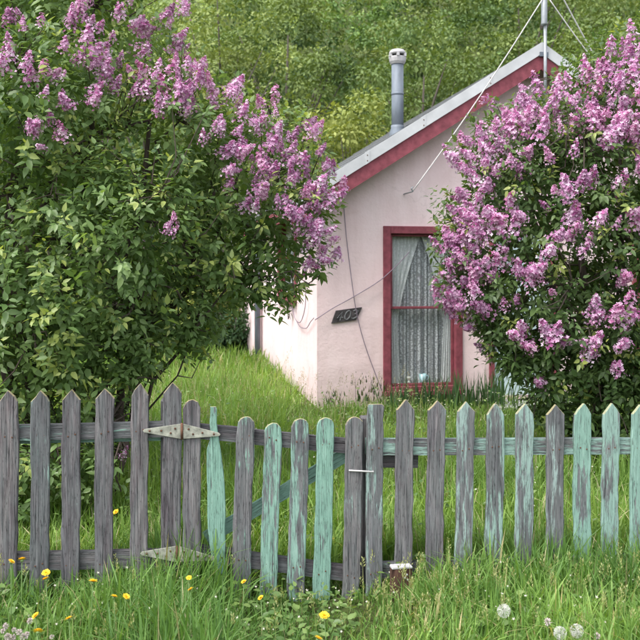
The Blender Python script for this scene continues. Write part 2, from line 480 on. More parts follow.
# ------------------------------------------------------------------ cottage
HA = R(11)
HC = P(317, 407, 9.8)
HO = (HC[0], HC[1])
GZ = 0.03
house = tag(empty('cottage', (HO[0], HO[1], 0), HA), 'small pink stucco cottage with dark red trim behind the lilacs', 'cottage')
front = Plane(HO[0], HO[1], HA)
side = Plane(HO[0], HO[1], HA + R(90))
OV = .28      # roof overhang beyond the gable
vergeP = Plane(HO[0] + math.sin(HA) * OV, HO[1] - math.cos(HA) * OV, HA)
def front_at(px, py): return front.at(px, py)
uA, zA = vergeP.at(396, 134); uB, zB = vergeP.at(479, 82)
SL = (zB - zA) / (uB - uA)
uR = vergeP.at(541, 60)[0]
W = 2 * uR
def rz(u): return zA + SL * (min(u, W - u) - uA)     # top line of the white verge
EZ = rz(0) - .10                                        # wall height at the eaves
L = side.at(262, 362)[0]
RIDGE = rz(uR)

def hu(x): return x
w0, zt = front_at(383, 226); w1, zb = front_at(462, 391)
win = (w0, w1, zb, zt)
d0, dt = front_at(489, 226); d1, _ = front_at(556, 226)
door = (d0, d1, 0.12, dt)
x0, _ = front_at(632, 226); win2 = (x0, x0 + (w1 - w0), zb, zt)
s0, st_ = side.at(297, 212); s1, _ = side.at(279, 212); sb = side.at(290, 301)[1]
swin = (s0, s1, sb, st_)

def wall_with_openings(length, top, openings, gable=None, depth=.14):
    us = sorted({0, length} | {o[0] for o in openings} | {o[1] for o in openings})
    zs = sorted({-.4, top} | {o[2] for o in openings} | {o[3] for o in openings})
    vs, fs = [], []
    def q(*p):
        n = len(vs); vs.extend(p); fs.append(tuple(range(n, n + len(p))))
    for i in range(len(us) - 1):
        for j in range(len(zs) - 1):
            cu, cz = (us[i] + us[i + 1]) / 2, (zs[j] + zs[j + 1]) / 2
            if any(o[0] < cu < o[1] and o[2] < cz < o[3] for o in openings): continue
            q((us[i], 0, zs[j]), (us[i + 1], 0, zs[j]), (us[i + 1], 0, zs[j + 1]), (us[i], 0, zs[j + 1]))
    for (a, b, c, d) in openings:
        q((a, 0, c), (a, 0, d), (a, depth, d), (a, depth, c)); q((b, 0, d), (b, 0, c), (b, depth, c), (b, depth, d))
        q((a, 0, d), (b, 0, d), (b, depth, d), (a, depth, d)); q((b, 0, c), (a, 0, c), (a, depth, c), (b, depth, c))
    if gable:
        ps = [(u, 0, top) for u in us] + [(length / 2, 0, gable)]
        q(*ps)
    me = mesh('wall', vs, fs)
    bm = bmesh.new(); bm.from_mesh(me); bmesh.ops.remove_doubles(bm, verts=bm.verts, dist=1e-5); bm.to_mesh(me); bm.free()
    return me
gab = EZ + SL * W / 2
def shrink(o, k=.03): return (o[0] + k, o[1] - k, o[2] + k, o[3] - k)
link('wall', wall_with_openings(W, EZ, [shrink(win), shrink(door, .02), shrink(win2)], gab), M['stucco'], house)
# left wall runs back along v: its u axis is v, outward normal to the left
lw = wall_with_openings(L, EZ, [(L - s1 if False else s0 + .02, s1 - .02, sb + .02, st_ - .02)], None, -.14)
lo = link('wall', lw, M['stucco'], house, (0, 0, 0), (0, 0, R(90)))
mb = MB(); mb.add([(W, 0, -.4), (W, L, -.4), (W, L, EZ), (W, 0, EZ)], [(0, 1, 2, 3)]); mb.build('wall', M['stucco'], house)
mb = MB(); mb.add([(0, L, -.4), (W, L, -.4), (W, L, EZ), (W / 2, L, gab), (0, L, EZ)], [(4, 3, 2, 1, 0)]); mb.build('wall', M['stucco'], house)
# plain floor and a dark partition inside, so the rooms are closed
mb = MB(); mb.box(.02, W - .02, .25, L - .02, -.3, .1); mb.build('floor_slab', M['pink_dark'], house)
# rear annex that shows as a narrow strip past the end of the side wall
mb = MB(); mb.box(-.13, W * .6, L + .005, L + 2.2, -.4, 2.05); annex = mb.build('annex', M['stucco'], house)
mb = MB(); mb.prism([(-.32, 2.06), (W * .6 + .1, 2.06), (W * .6 + .1, 2.40), (-.32, 2.16)], L + .02, L + 2.4); mb.build('annex_roof', M['roof'], annex)

# roof: two slabs under the verge line
zo = .012
ou = -.30
def slab(sgn):
    f = (lambda u: u) if sgn < 0 else (lambda u: W - u)
    p = [(f(ou), rz(0) + SL * ou - .015), (f(uR), RIDGE - .015), (f(uR), RIDGE - .065), (f(ou), rz(0) + SL * ou - .065)]
    if sgn < 0: p = p[::-1]
    m_ = MB(); m_.prism(p, -OV + .012, L + .22); return m_.build('roof', M['roof'], house)
for sgn in (-1, 1):
    rf = slab(sgn)
    f = (lambda u: u) if sgn < 0 else (lambda u: W - u)
    # courses of roofing felt, each lapping the one below
    for k in range(9):
        ua = ou + (uR - ou) * k / 9; ub = ou + (uR - ou) * (k + 1) / 9 + .03
        m_ = MB(); pp = [(f(ua), rz(0) + SL * ua + .002), (f(min(ub, uR)), rz(0) + SL * min(ub, uR) - .012), (f(min(ub, uR)), rz(0) + SL * min(ub, uR) - .0145), (f(ua), rz(0) + SL * ua - .0145)]
        if sgn < 0: pp = pp[::-1]
        m_.prism(pp, -OV + .014, L + .215); m_.build('roof_course', M['roof'], rf)
    # white verge over a red bargeboard
    def strip(t0, t1, y0, y1, name, mat):
        a, b_ = (f(ou - .02), f(uR))
        pp = [(a, rz(0) + SL * (ou - .02) - t0), (b_, RIDGE - t0), (b_, RIDGE - t1), (a, rz(0) + SL * (ou - .02) - t1)]
        if sgn < 0: pp = pp[::-1]
        m_ = MB(); m_.prism(pp, y0, y1); return m_.build(name, mat, house)
    strip(-.006, .125, -OV - .03, -OV + .010, 'verge_trim', M['white_trim'])
    for k in range(1, 4):
        uu_ = ou + (uR - ou) * k / 4 + .07 * (k % 2); um_ = uu_ + .045
        pp = [(f(uu_), rz(0) + SL * uu_ + .009), (f(um_), rz(0) + SL * um_ + .009), (f(um_), rz(0) + SL * um_ - .127), (f(uu_), rz(0) + SL * uu_ - .127)]
        if sgn < 0: pp = pp[::-1]
        lap = MB().prism(pp, -OV - .0335, -OV + .009).build('verge_lap', M['white_trim'], house)
        for t_ in (.035, .095):
            MB().lathe([(.007, 0), (.007, .003), (.003, .004)], 7).build('nail', M['rust'], lap, False, (f(uu_ + .02), -OV - .0334, rz(0) + SL * (uu_ + .02) - t_), (R(90), 0, 0))
    strip(.127, .30, -OV - .012, -OV + .016, 'bargeboard', M['red'])
    strip(.067, .30, L + .225, L + .25, 'bargeboard', M['red'])
    m_ = MB(); uu = f(ou); m_.box(min(uu, uu + .02 * sgn * -1), max(uu, uu + .02 * sgn * -1), -OV + .02, L + .2, rz(0) + SL * ou - .22, rz(0) + SL * ou - .07); m_.build('fascia', M['red'], house)
    # soffit boards under the gable overhang
    pp = [(f(ou + .03), rz(0) + SL * (ou + .03) - .07), (f(uR), RIDGE - .07), (f(uR), RIDGE - .085), (f(ou + .03), rz(0) + SL * (ou + .03) - .085)]
    if sgn < 0: pp = pp[::-1]
    m_ = MB(); m_.prism(pp, -OV + .02, L + .2); m_.build('soffit', M['white_trim'], house)

def make_window(o, parent, cups=False, flip=None, rotz=0):
    a, b_, c, d = o
    fw = .085
    par = dict(parent=parent, rot=(0, 0, rotz))
    s = flip or 1
    def Y(lo, hi): return (lo, hi) if s > 0 else (-hi, -lo)
    m_ = MB()
    for (xa, xb, za, zb_) in ((a, a + fw, c, d), (b_ - fw, b_, c, d)): m_.box(xa, xb, *Y(-.028, .10), za, zb_)
    m_.box(a + fw + .001, b_ - fw - .001, *Y(-.026, .10), d - fw, d)
    m_.box(a + fw + .001, b_ - fw - .001, *Y(-.026, .10), c, c + fw * .8)
    wn = m_.build('window', M['red'], bevel=.004, **par)
    m_ = MB(); m_.box(a - .02, b_ + .02, *Y(-.06, -.03), c - .03, c + .025); m_.build('sill', M['red'], wn, bevel=.004)
    i0, i1, j0, j1 = a + fw, b_ - fw, c + fw * .8, d - fw
    mid = j0 + (j1 - j0) * .515
    fs_ = .03
    for (za, zb_, yo) in ((j0, mid + .014, .045), (mid - .014, j1, .018)):
        m_ = MB()
        m_.box(i0 + .002, i0 + fs_, *Y(yo, yo + .025), za, zb_); m_.box(i1 - fs_, i1 - .002, *Y(yo, yo + .025), za, zb_)
        m_.box(i0 + fs_ + .001, i1 - fs_ - .001, *Y(yo + .001, yo + .026), zb_ - fs_, zb_ - .002)
        m_.box(i0 + fs_ + .001, i1 - fs_ - .001, *Y(yo + .001, yo + .026), za + .002, za + fs_)
        m_.build('sash', M['red'], wn, bevel=.003)
        m_ = MB(); m_.box(i0 + fs_ - .004, i1 - fs_ + .004, *Y(yo + .010, yo + .014), za + fs_ - .004, zb_ - fs_ + .004)
        m_.build('pane', M['glass'], wn)
    # hanging lace with folds
    def cloth(fn, name, mat, nu=90, nz_=14):
        vs = [fn(i / nu, j / nz_) for j in range(nz_ + 1) for i in range(nu + 1)]
        fs2 = [(j * (nu + 1) + i, j * (nu + 1) + i + 1, (j + 1) * (nu + 1) + i + 1, (j + 1) * (nu + 1) + i) for j in range(nz_) for i in range(nu)]
        link(name, mesh(name, vs, fs2, True), mat, wn)
    ww = i1 - i0
    def back(u, v):
        y = .115 + .018 * math.sin(u * 62 + 1.5 * math.sin(u * 9)) * (.5 + .5 * (1 - v)) + .008 * math.sin(u * 23)
        return (i0 + u * ww, s * y, j0 + .02 + v * (j1 - j0 - .02))
    cloth(back, 'lace_curtain', M['lace'])
    for sd in (0, 1):
        def tied(u, v, sd=sd):
            wv = .14 + .36 * max(0, (v - .38) / .62) ** 1.4 if v > .38 else .14 + .12 * (.38 - v)
            x = u * wv
            y = .088 + .008 * math.sin(u * 30 + sd)
            xx = i0 + x * ww if sd == 0 else i1 - x * ww
            return (xx, s * y, j0 + .03 + v * (j1 - j0 - .03))
        cloth(tied, 'tied_curtain', M['lace2'], 36, 16)
    return wn, (i0, i1, j0, j1)
wn, wi = make_window(win, house)
make_window(win2, house)
# side window sits in the left wall plane (u -> v)
make_window(swin, house, flip=-1, rotz=R(90))

# door of pale blue boards in a red frame, mostly behind the right lilac
a, b_, c, d = door
m_ = MB(); fw = .06
m_.box(a, a + fw, -.03, .1, c, d); m_.box(b_ - fw, b_, -.03, .1, c, d); m_.box(a + fw + .001, b_ - fw - .001, -.028, .1, d - fw, d)
dr = m_.build('door', M['red'], house, bevel=.004)
nb = 6; bw = (b_ - a - 2 * fw) / nb
for k in range(nb):
    m_ = MB(); m_.box(a + fw + k * bw + .004, a + fw + (k + 1) * bw - .004, .02 + .003 * (k % 2), .05, c + .02, d - fw - .004); m_.build('plank', M['door'], dr, bevel=.003)
m_ = MB(); m_.lathe([(.004, 0), (.026, .008), (.028, .025), (.01, .04)], 10); m_.build('knob', M['rust'], dr, True, (a + fw + .07, .012, c + .95), (R(90), 0, 0))
m_ = MB(); m_.box(a - .15, b_ + .15, -.55, -.02, -.1, .10); m_.build('doorstep', M['stake_top'], house, bevel=.01)

# downpipe at the far corner of the side wall
m_ = MB(); m_.tube([(-.085, L - .08, -.1), (-.085, L - .08, EZ - .15), (-.02, L - .08, EZ + .0)], .045, 8)
tag(m_.build('downpipe', M['galv'], house, True), None)

# flue pipe through the left roof slope
def project(p):
    return 320 + F * p[0] / p[1], HZ - F * (p[2] - CAMZ) / p[1]
def h2w(u, v, z):
    return (HO[0] + u * math.cos(HA) - v * math.sin(HA), HO[1] + u * math.sin(HA) + v * math.cos(HA), z)
FV = .75
lo_, hi_ = 0, uR
for _ in range(40):
    mu = (lo_ + hi_) / 2
    if project(h2w(mu, FV, rz(mu)))[0] < 397.5: lo_ = mu
    else: hi_ = mu
fb = h2w(mu, FV, rz(mu)); fy = fb[1]
ftop = CAMZ - (62 - HZ) / F * fy; ctop = CAMZ - (49 - HZ) / F * fy
fr_ = 6.0 / F * fy
fl = MB().lathe([(fr_, -.25), (fr_, ftop - rz(mu))], 20).build('flue_pipe', M['galv'], house, True, (mu, FV, rz(mu)))
hh = ctop - ftop
z0 = ftop - rz(mu)
MB().lathe([(fr_ * 1.12, z0 - .03), (fr_ * 1.35, z0), (fr_ * 1.42, z0 + hh * .25), (fr_ * 1.42, z0 + hh * .38)], 20).build('cap_collar', M['cap'], fl, False)
for k in range(6):
    t0 = 2 * math.pi * k / 6 + .3
    m_ = MB(); r_ = fr_ * 1.36
    m_.tube([(r_ * math.cos(t0), r_ * math.sin(t0), z0 + hh * .36), (r_ * math.cos(t0), r_ * math.sin(t0), z0 + hh * .60)], .022, 4); m_.build('cap_strut', M['cap'], fl)
MB().lathe([(fr_ * .9, z0 + .0), (fr_ * .9, z0 + hh * .6)], 16).build('cap_core', M['dark'], fl, True)
MB().lathe([(fr_ * 1.46, z0 + hh * .58), (fr_ * 1.40, z0 + hh * .74), (fr_ * 1.05, z0 + hh * .92), (fr_ * .3, z0 + hh * 1.0)], 20).build('cap_lid', M['cap'], fl, True)
MB().lathe([(fr_ * 1.6, -.22), (fr_ * 1.35, -.02), (fr_ * 1.10, .04), (fr_ * 1.10, .07)], 18).build('flashing', M['galv'], fl, True)
m_ = MB()
for k in range(3):
    zz = .2 + k * .28
MB().lathe([(fr_ * 1.05, z0 * .52), (fr_ * 1.06, z0 * .52 + .012), (fr_ * 1.05, z0 * .52 + .03)], 18).build('seam_ring', M['galv'], fl, True)

# ------------------------------------------------------------------ mast with guy lines, sign, cables, cups
um, zm = vergeP.at(542.5, 75)
mast = tag(empty('antenna_mast', h2w(um, -OV - .07, 0), HA), 'grey steel mast at the gable peak with white guy lines', 'mast')
zt0 = vergeP.at(542, 27)[1]; ztop = vergeP.at(541, -48)[1]
MB().lathe([(.019, RIDGE - .9), (.019, zt0 + .05)], 10).build('pole', M['mast'], mast, True)
MB().lathe([(.034, zt0), (.036, zt0 + .02), (.034, zt0 + .05), (.034, ztop)], 12).build('sleeve', M['mast'], mast, True, (-.012, 0, 0))
for zz in (RIDGE - .16, RIDGE - .75):
    MB().box(-.05, .05, .022, .058, zz, zz + .05).build('bracket', M['galv'], mast)
def guy(ptop, pend, name='guy_line', r=.0065):
    m_ = MB(); n = 14
    pts = [Vector(ptop).lerp(Vector(pend), i / n) - Vector((0, 0, .05 * math.sin(math.pi * i / n))) for i in range(n + 1)]
    return m_.tube(pts, r, 6).build(name, M['rope'], mast, True)
zt1 = vergeP.at(541, 0)[1]
ue, ze = vergeP.at(411, 192)
guy((-.03, -.02, zt1), (ue - um, 0.02, ze))
MB().tube([(ue - um, .36, ze), (ue - um, .0, ze), (ue - um - .02, -.005, ze + .03), (ue - um, 0, ze + .05)], .008, 6).build('eye_bolt', M['mast'], mast)
ur = uR + 1.12
guy((.02, -.02, zt1 + .01), (ur - um, 0.0, rz(ur) + .0))
ur = uR + 1.3
guy((.02, .02, vergeP.at(541, -33)[1]), (ur - um, .30, rz(ur) + .0), r=.0075)

# number plate, a skewed parallelogram
pts = [front_at(*p) for p in ((331, 323.5), (356, 320), (362, 307), (335.5, 310.5))]
cu = sum(p[0] for p in pts) / 4; cz = sum(p[1] for p in pts) / 4
sg = tag(empty('house_number_plate', h2w(cu, -.004, cz), HA), 'tilted dark metal number plate on the pink front wall', 'sign')
MB().prism([(p[0] - cu, p[1] - cz) for p in pts], -.012, -.002).build('plate', M['plate'], sg, bevel=.002)
def stroke_digit(ch, ox):
    segs = {'4': [[(.62, 0), (.62, 1), (.05, .32), (.95, .32)]],
            '0': [[(.5 + .42 * math.cos(t), .5 + .5 * math.sin(t)) for t in np.linspace(0, 2 * math.pi, 15)]],
            '3': [[(.1, .9), (.45, 1), (.82, .85), (.8, .62), (.45, .52), (.85, .4), (.88, .15), (.45, 0), (.08, .1)]]}[ch]
    m_ = MB()
    dw, dh = .072, .098
    for sgm in segs:
        q = []
        for (x, z) in sgm:
            x_ = ox + x * dw; z_ = (z - .5) * dh
            q.append((x_ + z_ * .28, -.0135, z_ + x_ * .13))
        m_.tube(q, .0075, 5)
    m_.build('figure', M['figure'], sg)
for ch, ox in zip('403', (-.105, -.022, .062)): stroke_digit(ch, ox)

def wall_cable(name, pxs, plane, off, r, label, n=8):
    pts = []
    for (px, py) in pxs:
        u, z = plane.at(px, py)
        pts.append((u, z))
    # Catmull-Rom through the points
    out = []
    for i in range(len(pts) - 1):
        p0, p1, p2, p3 = pts[max(i - 1, 0)], pts[i], pts[i + 1], pts[min(i + 2, len(pts) - 1)]
        for k in range(n):
            t = k / n
            out.append(tuple(.5 * (2 * p1[j] + (p2[j] - p0[j]) * t + (2 * p0[j] - 5 * p1[j] + 4 * p2[j] - p3[j]) * t * t + (-p0[j] + 3 * p1[j] - 3 * p2[j] + p3[j]) * t ** 3) for j in (0, 1)))
    out.append(pts[-1])
    if plane is front: q = [h2w(u, -off, z) for (u, z) in out]
    else: q = [h2w(-off, u, z) for (u, z) in out]
    o = MB().tube(q, r, 6).build(name, M['cable'], None, True)
    return tag(o, label, 'cable')
# cable rising across the front wall to the window
wall_cable('wall_cable', [(314.0, 319.8), (332, 308), (352, 297), (378, 281), (395, 266), (408, 252)], front, .05, .0055, 'thin cable rising across the pink front wall above the number plate')
wall_cable('hanging_cable', [(343, 205), (346, 240), (352, 288), (357, 318), (366, 350), (381, 390)], front, .035, .005, 'thin cable hanging from the eaves down past the number plate')
wall_cable('looped_cable', [(296, 308), (298, 318), (303, 322.5), (307, 314), (309, 300), (308, 280)], side, .04, .005, 'looped cable hanging on the cottage side wall beneath the leaves', 6)
wall_cable('corner_cable', [(299, 321), (303, 327), (309, 328), (313, 322), (316.5, 318)], side, .03, .005, 'short sagging cable turning the corner of the pink wall', 6)
# dark dead sprig hanging from a hook on the side wall
u_, z_ = side.at(293, 300)
sp_ = tag(empty('withered_sprig', h2w(-.06, u_, z_), HA + R(90)), 'dark withered sprig hanging below the side window', 'sprig')
MB().tube([(0, 0, .1), (.02, .0, -.05), (.03, 0, -.25)], [.012, .014, .004], 5).build('stem', M['bark'], sp_)
LT = np.array([(0, 0, 0), (-.33, .22, .05), (0, .3, -.02), (.33, .22, .05), (-.30, .55, .03), (0, .62, -.02), (.30, .55, .03), (0, 1.0, -.08)])
L3 = [(0, 2, 1), (0, 3, 2), (4, 5, 7), (5, 6, 7)]
L4 = [(1, 2, 5, 4), (2, 3, 6, 5)]
def leaf_arrays(pos, dirv, upv, size, col, wide=1.0):
    Y = norm(dirv); Z = norm(upv - (upv * Y).sum(1, keepdims=True) * Y); X = np.cross(Y, Z)
    s = np.stack([size * wide, size, size], 1)
    return scatter(LT, L3, L4, pos, X, Y, Z, s, col)
n = 9
pos = np.stack([rng.uniform(-.02, .05, n), rng.uniform(-.04, .01, n), rng.uniform(-.2, .02, n)], 1)
me = big_mesh('leaf', *leaf_arrays(pos, np.stack([rng.uniform(-.8, .3, n), rng.uniform(-.3, .3, n), rng.uniform(-1, -.2, n)], 1), np.tile([0, -1., .3], (n, 1)) , rng.uniform(.07, .12, n), np.tile([.02, .025, .018], (n, 1)), .7))
link('withered_leaves', me, M['leaf'], sp_)
# cups on the inner sill
i0, i1, j0, j1 = wi
u_, _ = front_at(425, 375)
cu_ = tag(empty('cup', h2w(u_, .085, j0 + .03), HA), 'pale blue cup standing on the window sill behind the pane', 'cup')
MB().lathe([(.032, 0), (.036, .01), (.045, .10), (.043, .10), (.035, .014)], 16).build('cup_body', M['cup'], cu_, True)
MB().tube([(.04, 0, .085), (.066, 0, .075), (.068, 0, .045), (.04, 0, .025)], .006, 6).build('handle', M['cup'], cu_, True)
u_, _ = front_at(411, 375)
tag(MB().lathe([(.018, 0), (.022, .008), (.01, .02), (.01, .035), (.022, .05), (.024, .07), (.02, .07)], 12).build('egg_cup', M['cupw'], None, True, h2w(u_, .085, j0 + .03)), 'small white egg cup on the window sill left of the blue cup', 'cup')

# ------------------------------------------------------------------ fence and gate
fl_, fr2 = P(0, 600, 4.22), P(640, 600, 4.58)
FA = math.atan2(fr2[1] - fl_[1], fr2[0] - fl_[0])
fence = Plane(fl_[0], fl_[1], FA)
def f2w(u, v, z): return (fl_[0] + u * math.cos(FA) - v * math.sin(FA), fl_[1] + u * math.sin(FA) + v * math.cos(FA), z)

def picket_mesh(w_, h, shape, seed, shift=0.0, taper=None):
    """board on end: w wide, h tall, origin at the foot; shift = how far the top leans sideways"""
    r = random.Random(seed)
    hw = w_ / 2
    rows = []
    if shape == 'point':
        sh = .052 + r.uniform(-.006, .006)
        zs = list(np.linspace(0, h - sh, 15)) + [h - sh * .5, h]
        wf = [1.0] * 15 + [.55, .06]
    elif shape == 'round':
        sh = hw * .95
        zs = list(np.linspace(0, h - sh, 15)) + [h - sh * .55, h - sh * .25, h - sh * .07, h]
        wf = [1.0] * 15 + [.86, .66, .38, .12]
    else:
        zs = list(np.linspace(0, h - .012, 15)) + [h]
        wf = [1.0] * 15 + [.86]
    th = .019
    for z, k in zip(zs, wf):
        c = shift * (z / h) + r.uniform(-.0015, .0015) + .003 * math.sin(z * 5 + seed)
        kk = k
        if taper: kk = k * np.interp(z / h, taper[0], taper[1])
        l, rr = c - hw * kk + r.uniform(-.003, .003), c + hw * kk + r.uniform(-.003, .003)
        ch = min(.004, (rr - l) * .3)
        wv = .0025 * math.sin(z * 4 + seed * 1.7)
        rows.append([(l, th + wv, z), (l, ch + wv, z), (l + ch, wv, z), (rr - ch, wv, z), (rr, ch + wv, z), (rr, th + wv, z)])
    vs = [p for row in rows for p in row]; fs = []
    for i in range(len(rows) - 1):
        for k in range(6):
            k2 = (k + 1) % 6
            fs.append((i * 6 + k, i * 6 + k2, (i + 1) * 6 + k2, (i + 1) * 6 + k))
    fs.append((5, 4, 3, 2, 1, 0)); e = (len(rows) - 1) * 6
    fs.append(tuple(e + k for k in range(6)))
    return mesh('picket', vs, fs)

def add_picket(par, u0, xt, xb, ytop, wpx, shape, paint, pale, seed, taper=None, foot=-.03, yaw=0):
    """xt/xb: photo columns of the middle at top and foot"""
    ut, zt_ = fence.at(xt, ytop); ub, _ = fence.at(xb, 590)
    x, y, _ = f2w(ub, 0, 0)
    base = ground_z(x, y) + foot
    t = math.hypot(x, y)
    wm = wpx / F * y
    h = zt_ - base
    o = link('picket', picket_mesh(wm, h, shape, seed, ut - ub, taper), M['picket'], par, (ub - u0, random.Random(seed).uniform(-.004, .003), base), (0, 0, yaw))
    o.color = (paint, pale, 0, 1)
    # nail heads where the rails cross
    for zz in rails_for(par, ub):
        for dx in (-.016, .018):
            cc = (ut - ub) * ((zz - base) / h)
            MB().lathe([(.0042, 0), (.0042, .002), (.002, .003)], 6).build('nail', M['rust'], o, False, (cc + dx, .0005, zz - base + random.uniform(-.012, .012)), (R(90), 0, 0))
    return o
RAILS = {}
def rails_for(par, u): return [f(u) for f in RAILS[par.name]]

def rail(par, u0, a, b_, hpx, mat, paint, v0=.024, v1=.062, name='rail', pale=.1):
    """bar between two photo points (its middle line), behind the boards"""
    ua, za = fence.at(*a); ub, zb_ = fence.at(*b_)
    hm = hpx / F * 4.4 / 2
    n = 8; m_ = MB(); r = random.Random(int(a[0] * 7 + b_[0]))
    ds = Vector((ub - ua, zb_ - za)).normalized(); nn = Vector((-ds.y, ds.x))
    Lr = math.hypot(ub - ua, zb_ - za)
    vs, fs = [], []
    for i in range(n + 1):
        s = Lr * i / n; j = r.uniform(-.002, .002)
        for (k, vv) in ((-1, v0), (-1, v1), (1, v1), (1, v0)):
            vs.append((s, vv, k * hm + j))
    for i in range(n):
        for k in range(4):
            fs.append((i * 4 + k, (i + 1) * 4 + k, (i + 1) * 4 + (k + 1) % 4, i * 4 + (k + 1) % 4))
    fs.append((0, 1, 2, 3)); fs.append(tuple(n * 4 + k for k in (3, 2, 1, 0)))
    # lay the bar out along local z so that the grain of the material follows it
    vs = [(z, y, x) for (x, y, z) in vs]; fs = [f[::-1] for f in fs]
    ang = math.atan2(zb_ - za, ub - ua)
    me = mesh(name, vs, fs)
    o = link(name, me, mat, par, (ua - u0, 0, za), (0, R(90) - ang, 0))
    o.color = (paint, pale, 0, 1)
    return o

def zline(a, b_):
    ua, za = fence.at(*a); ub, zb_ = fence.at(*b_)
    return lambda u: za + (zb_ - za) * (u - ua) / (ub - ua)

# left run
uL = fence.at(0, 590)[0]
fl1 = tag(empty('picket_fence', f2w(uL, 0, 0), FA), 'weathered grey picket fence left of the gate, pointed tops', 'fence')
RAILS[fl1.name] = [zline((0, 436), (180, 431)), zline((0, 565), (180, 560))]
LP = [(8.5, 7, 391, 18.5, .08), (41, 38, 391, 18.5, .30), (72, 69, 390, 18, .06), (105, 103, 389, 18, .05), (139.5, 139, 384, 17.5, .12), (172, 171, 383, 18.8, .04)]
for i, (xt, xb, yt, wp, pt) in enumerate(LP): add_picket(fl1, uL, xt, xb, yt, wp, 'point', pt, .5, 11 + i)
for i in range(6): add_picket(fl1, uL, -24 - 33 * i, -25 - 33 * i, 392 + i % 3, 18.5, 'point', .15, .4, 31 + i)
rail(fl1, uL, (-210, 440), (181, 430), 15, M['rail'], .30)
rail(fl1, uL, (-210, 569), (181, 560), 17, M['rail'], .12)
rail(fl1, uL, (-210, 449), (160, 440), 6, M['rail'], .95, .064, .075, 'batten', .2)
def post(par, u0, px, ytop, hw=.045, v0=.066):
    u, z = fence.at(px, ytop); b = -.1
    m_ = MB(); m_.box(-hw, hw, v0, v0 + 2 * hw, 0, z - b); o = m_.build('post', M['rail'], par, False, (u - u0, 0, b), bevel=.006); o.color = (.05, .1, 0, 1); return o
post(fl1, uL, 169, 402)
post(fl1, uL, -118, 402)

# gate
uG = fence.at(193, 590)[0]
gate = tag(empty('picket_gate', f2w(uG, 0, 0), FA), 'sagging picket gate with rounded tops and peeling mint green paint', 'gate')
RAILS[gate.name] = [zline((205, 433), (352, 448)), zline((205, 556), (352, 577))]
add_picket(gate, uG, 192.5, 190.5, 400, 17.5, 'round', .03, .3, 51, foot=.02)
gp = add_picket(gate, uG, 213.5, 219.5, 407, 18, 'flat', .80, .08, 52, ([0, .15, .3, .45, .62, .72, .8, .85, 1], [.55, .62, .9, 1.0, 1.0, .85, .72, .42, .36]), foot=.0)
add_picket(gate, uG, 246, 241, 417, 18, 'round', .34, .1, 53, foot=.02)
add_picket(gate, uG, 273, 268.5, 423.5, 17.5, 'round', .53, .12, 54, foot=0)
add_picket(gate, uG, 300.5, 295.5, 419, 17.5, 'round', .55, .25, 55, foot=-.02)
add_picket(gate, uG, 326.5, 321, 418, 17.5, 'round', .70, .08, 56, foot=-.03)
add_picket(gate, uG, 355.5, 350, 417, 17.3, 'round', .22, .5, 57, foot=0)
rail(gate, uG, (186, 431), (362, 449), 14.5, M['rail'], .03)
rail(gate, uG, (186, 553), (362, 578), 15, M['rail'], .03)
rail(gate, uG, (206, 543), (352, 455), 14, M['rail'], .86, .063, .082, 'brace', .12)

# right run
uRt = fence.at(376, 590)[0]
fr1 = tag(empty('picket_fence', f2w(uRt, 0, 0), FA), 'picket fence right of the gate with blotchy grey and mint paint', 'fence')
RAILS[fr1.name] = [zline((376, 449), (640, 448)), zline((376, 572), (640, 562))]
add_picket(fr1, uRt, 376, 373.5, 404.5, 16.8, 'flat', .36, .7, 70)
RP = [(406, 403.5, 400, 18, .22, .5), (437, 434.5, 401, 18, .16, .8), (466, 464, 402, 17.5, .46, .75), (496, 494, 404, 18, .40, .5), (525.5, 523.5, 404, 18, .52, .6), (556.5, 554, 405, 18, .42, .9), (584, 582.5, 404, 17.6, .66, .2), (612, 611, 403.5, 17.6, .56, .4), (640, 639, 405, 17.6, .66, .25)]
for i, (xt, xb, yt, wp, pt, pl) in enumerate(RP): add_picket(fr1, uRt, xt, xb, yt, wp, 'point', pt, pl, 71 + i)
for i in range(7): add_picket(fr1, uRt, 668 + 28.5 * i, 667 + 28.5 * i, 405 + i % 2, 17.6, 'point', .4 + .06 * (i % 4), .5, 91 + i)
rail(fr1, uRt, (367, 448), (860, 447), 16.5, M['rail'], .52, pale=.45)
rail(fr1, uRt, (367, 573), (860, 556), 16, M['rail'], .2)
rail(fr1, uRt, (368, 464), (421, 464), 13, M['rail'], .05, .064, .085, 'cleat')
post(fr1, uRt, 373, 420)
post(fr1, uRt, 700, 420)

# strap hinges, bolted across the last fence board and the gate
def hinge(yc, xc, xl, xr, ytilt, h, label):
    uc, zc = fence.at(xc, yc); ul, zl = fence.at(xl, yc - .5); ur_, zr = fence.at(xr, yc + ytilt)
    o = empty('strap_hinge', (uc - uG, -.006, zc)); o.parent = gate
    hm = h / F * 4.35 / 2
    for (ue_, ze_, s) in ((ul, zl, -1), (ur_, zr, 1)):
        dx, dz = ue_ - uc, ze_ - zc
        pp = [(s * .006, -hm), (dx, dz - hm * .22), (dx + s * .008, dz), (dx, dz + hm * .22), (s * .006, hm)]
        if s < 0: pp = pp[::-1]
        MB().prism(pp, -.004, .001).build('leaf_plate', M['hinge'], o, bevel=.001)
        for (k, zz) in ((.18, .45), (.30, -.35), (.55, .1), (.86, 0)):
            MB().lathe([(.0055, 0), (.0055, .002), (.003, .004)], 7).build('bolt', M['rust'], o, False, (dx * k, -.0042, dz * k + zz * hm * (1 - k)), (R(90), 0, 0))
    MB().tube([(0, -.004, -hm * 1.08), (0, -.004, hm * 1.08)], .0062, 8).build('knuckle', M['rust'], o, True)
    return o
hinge(431, 182, 144.5, 219, 3.2, 15, '')
hinge(553.5, 177, 142, 215, 4.5, 16, '')
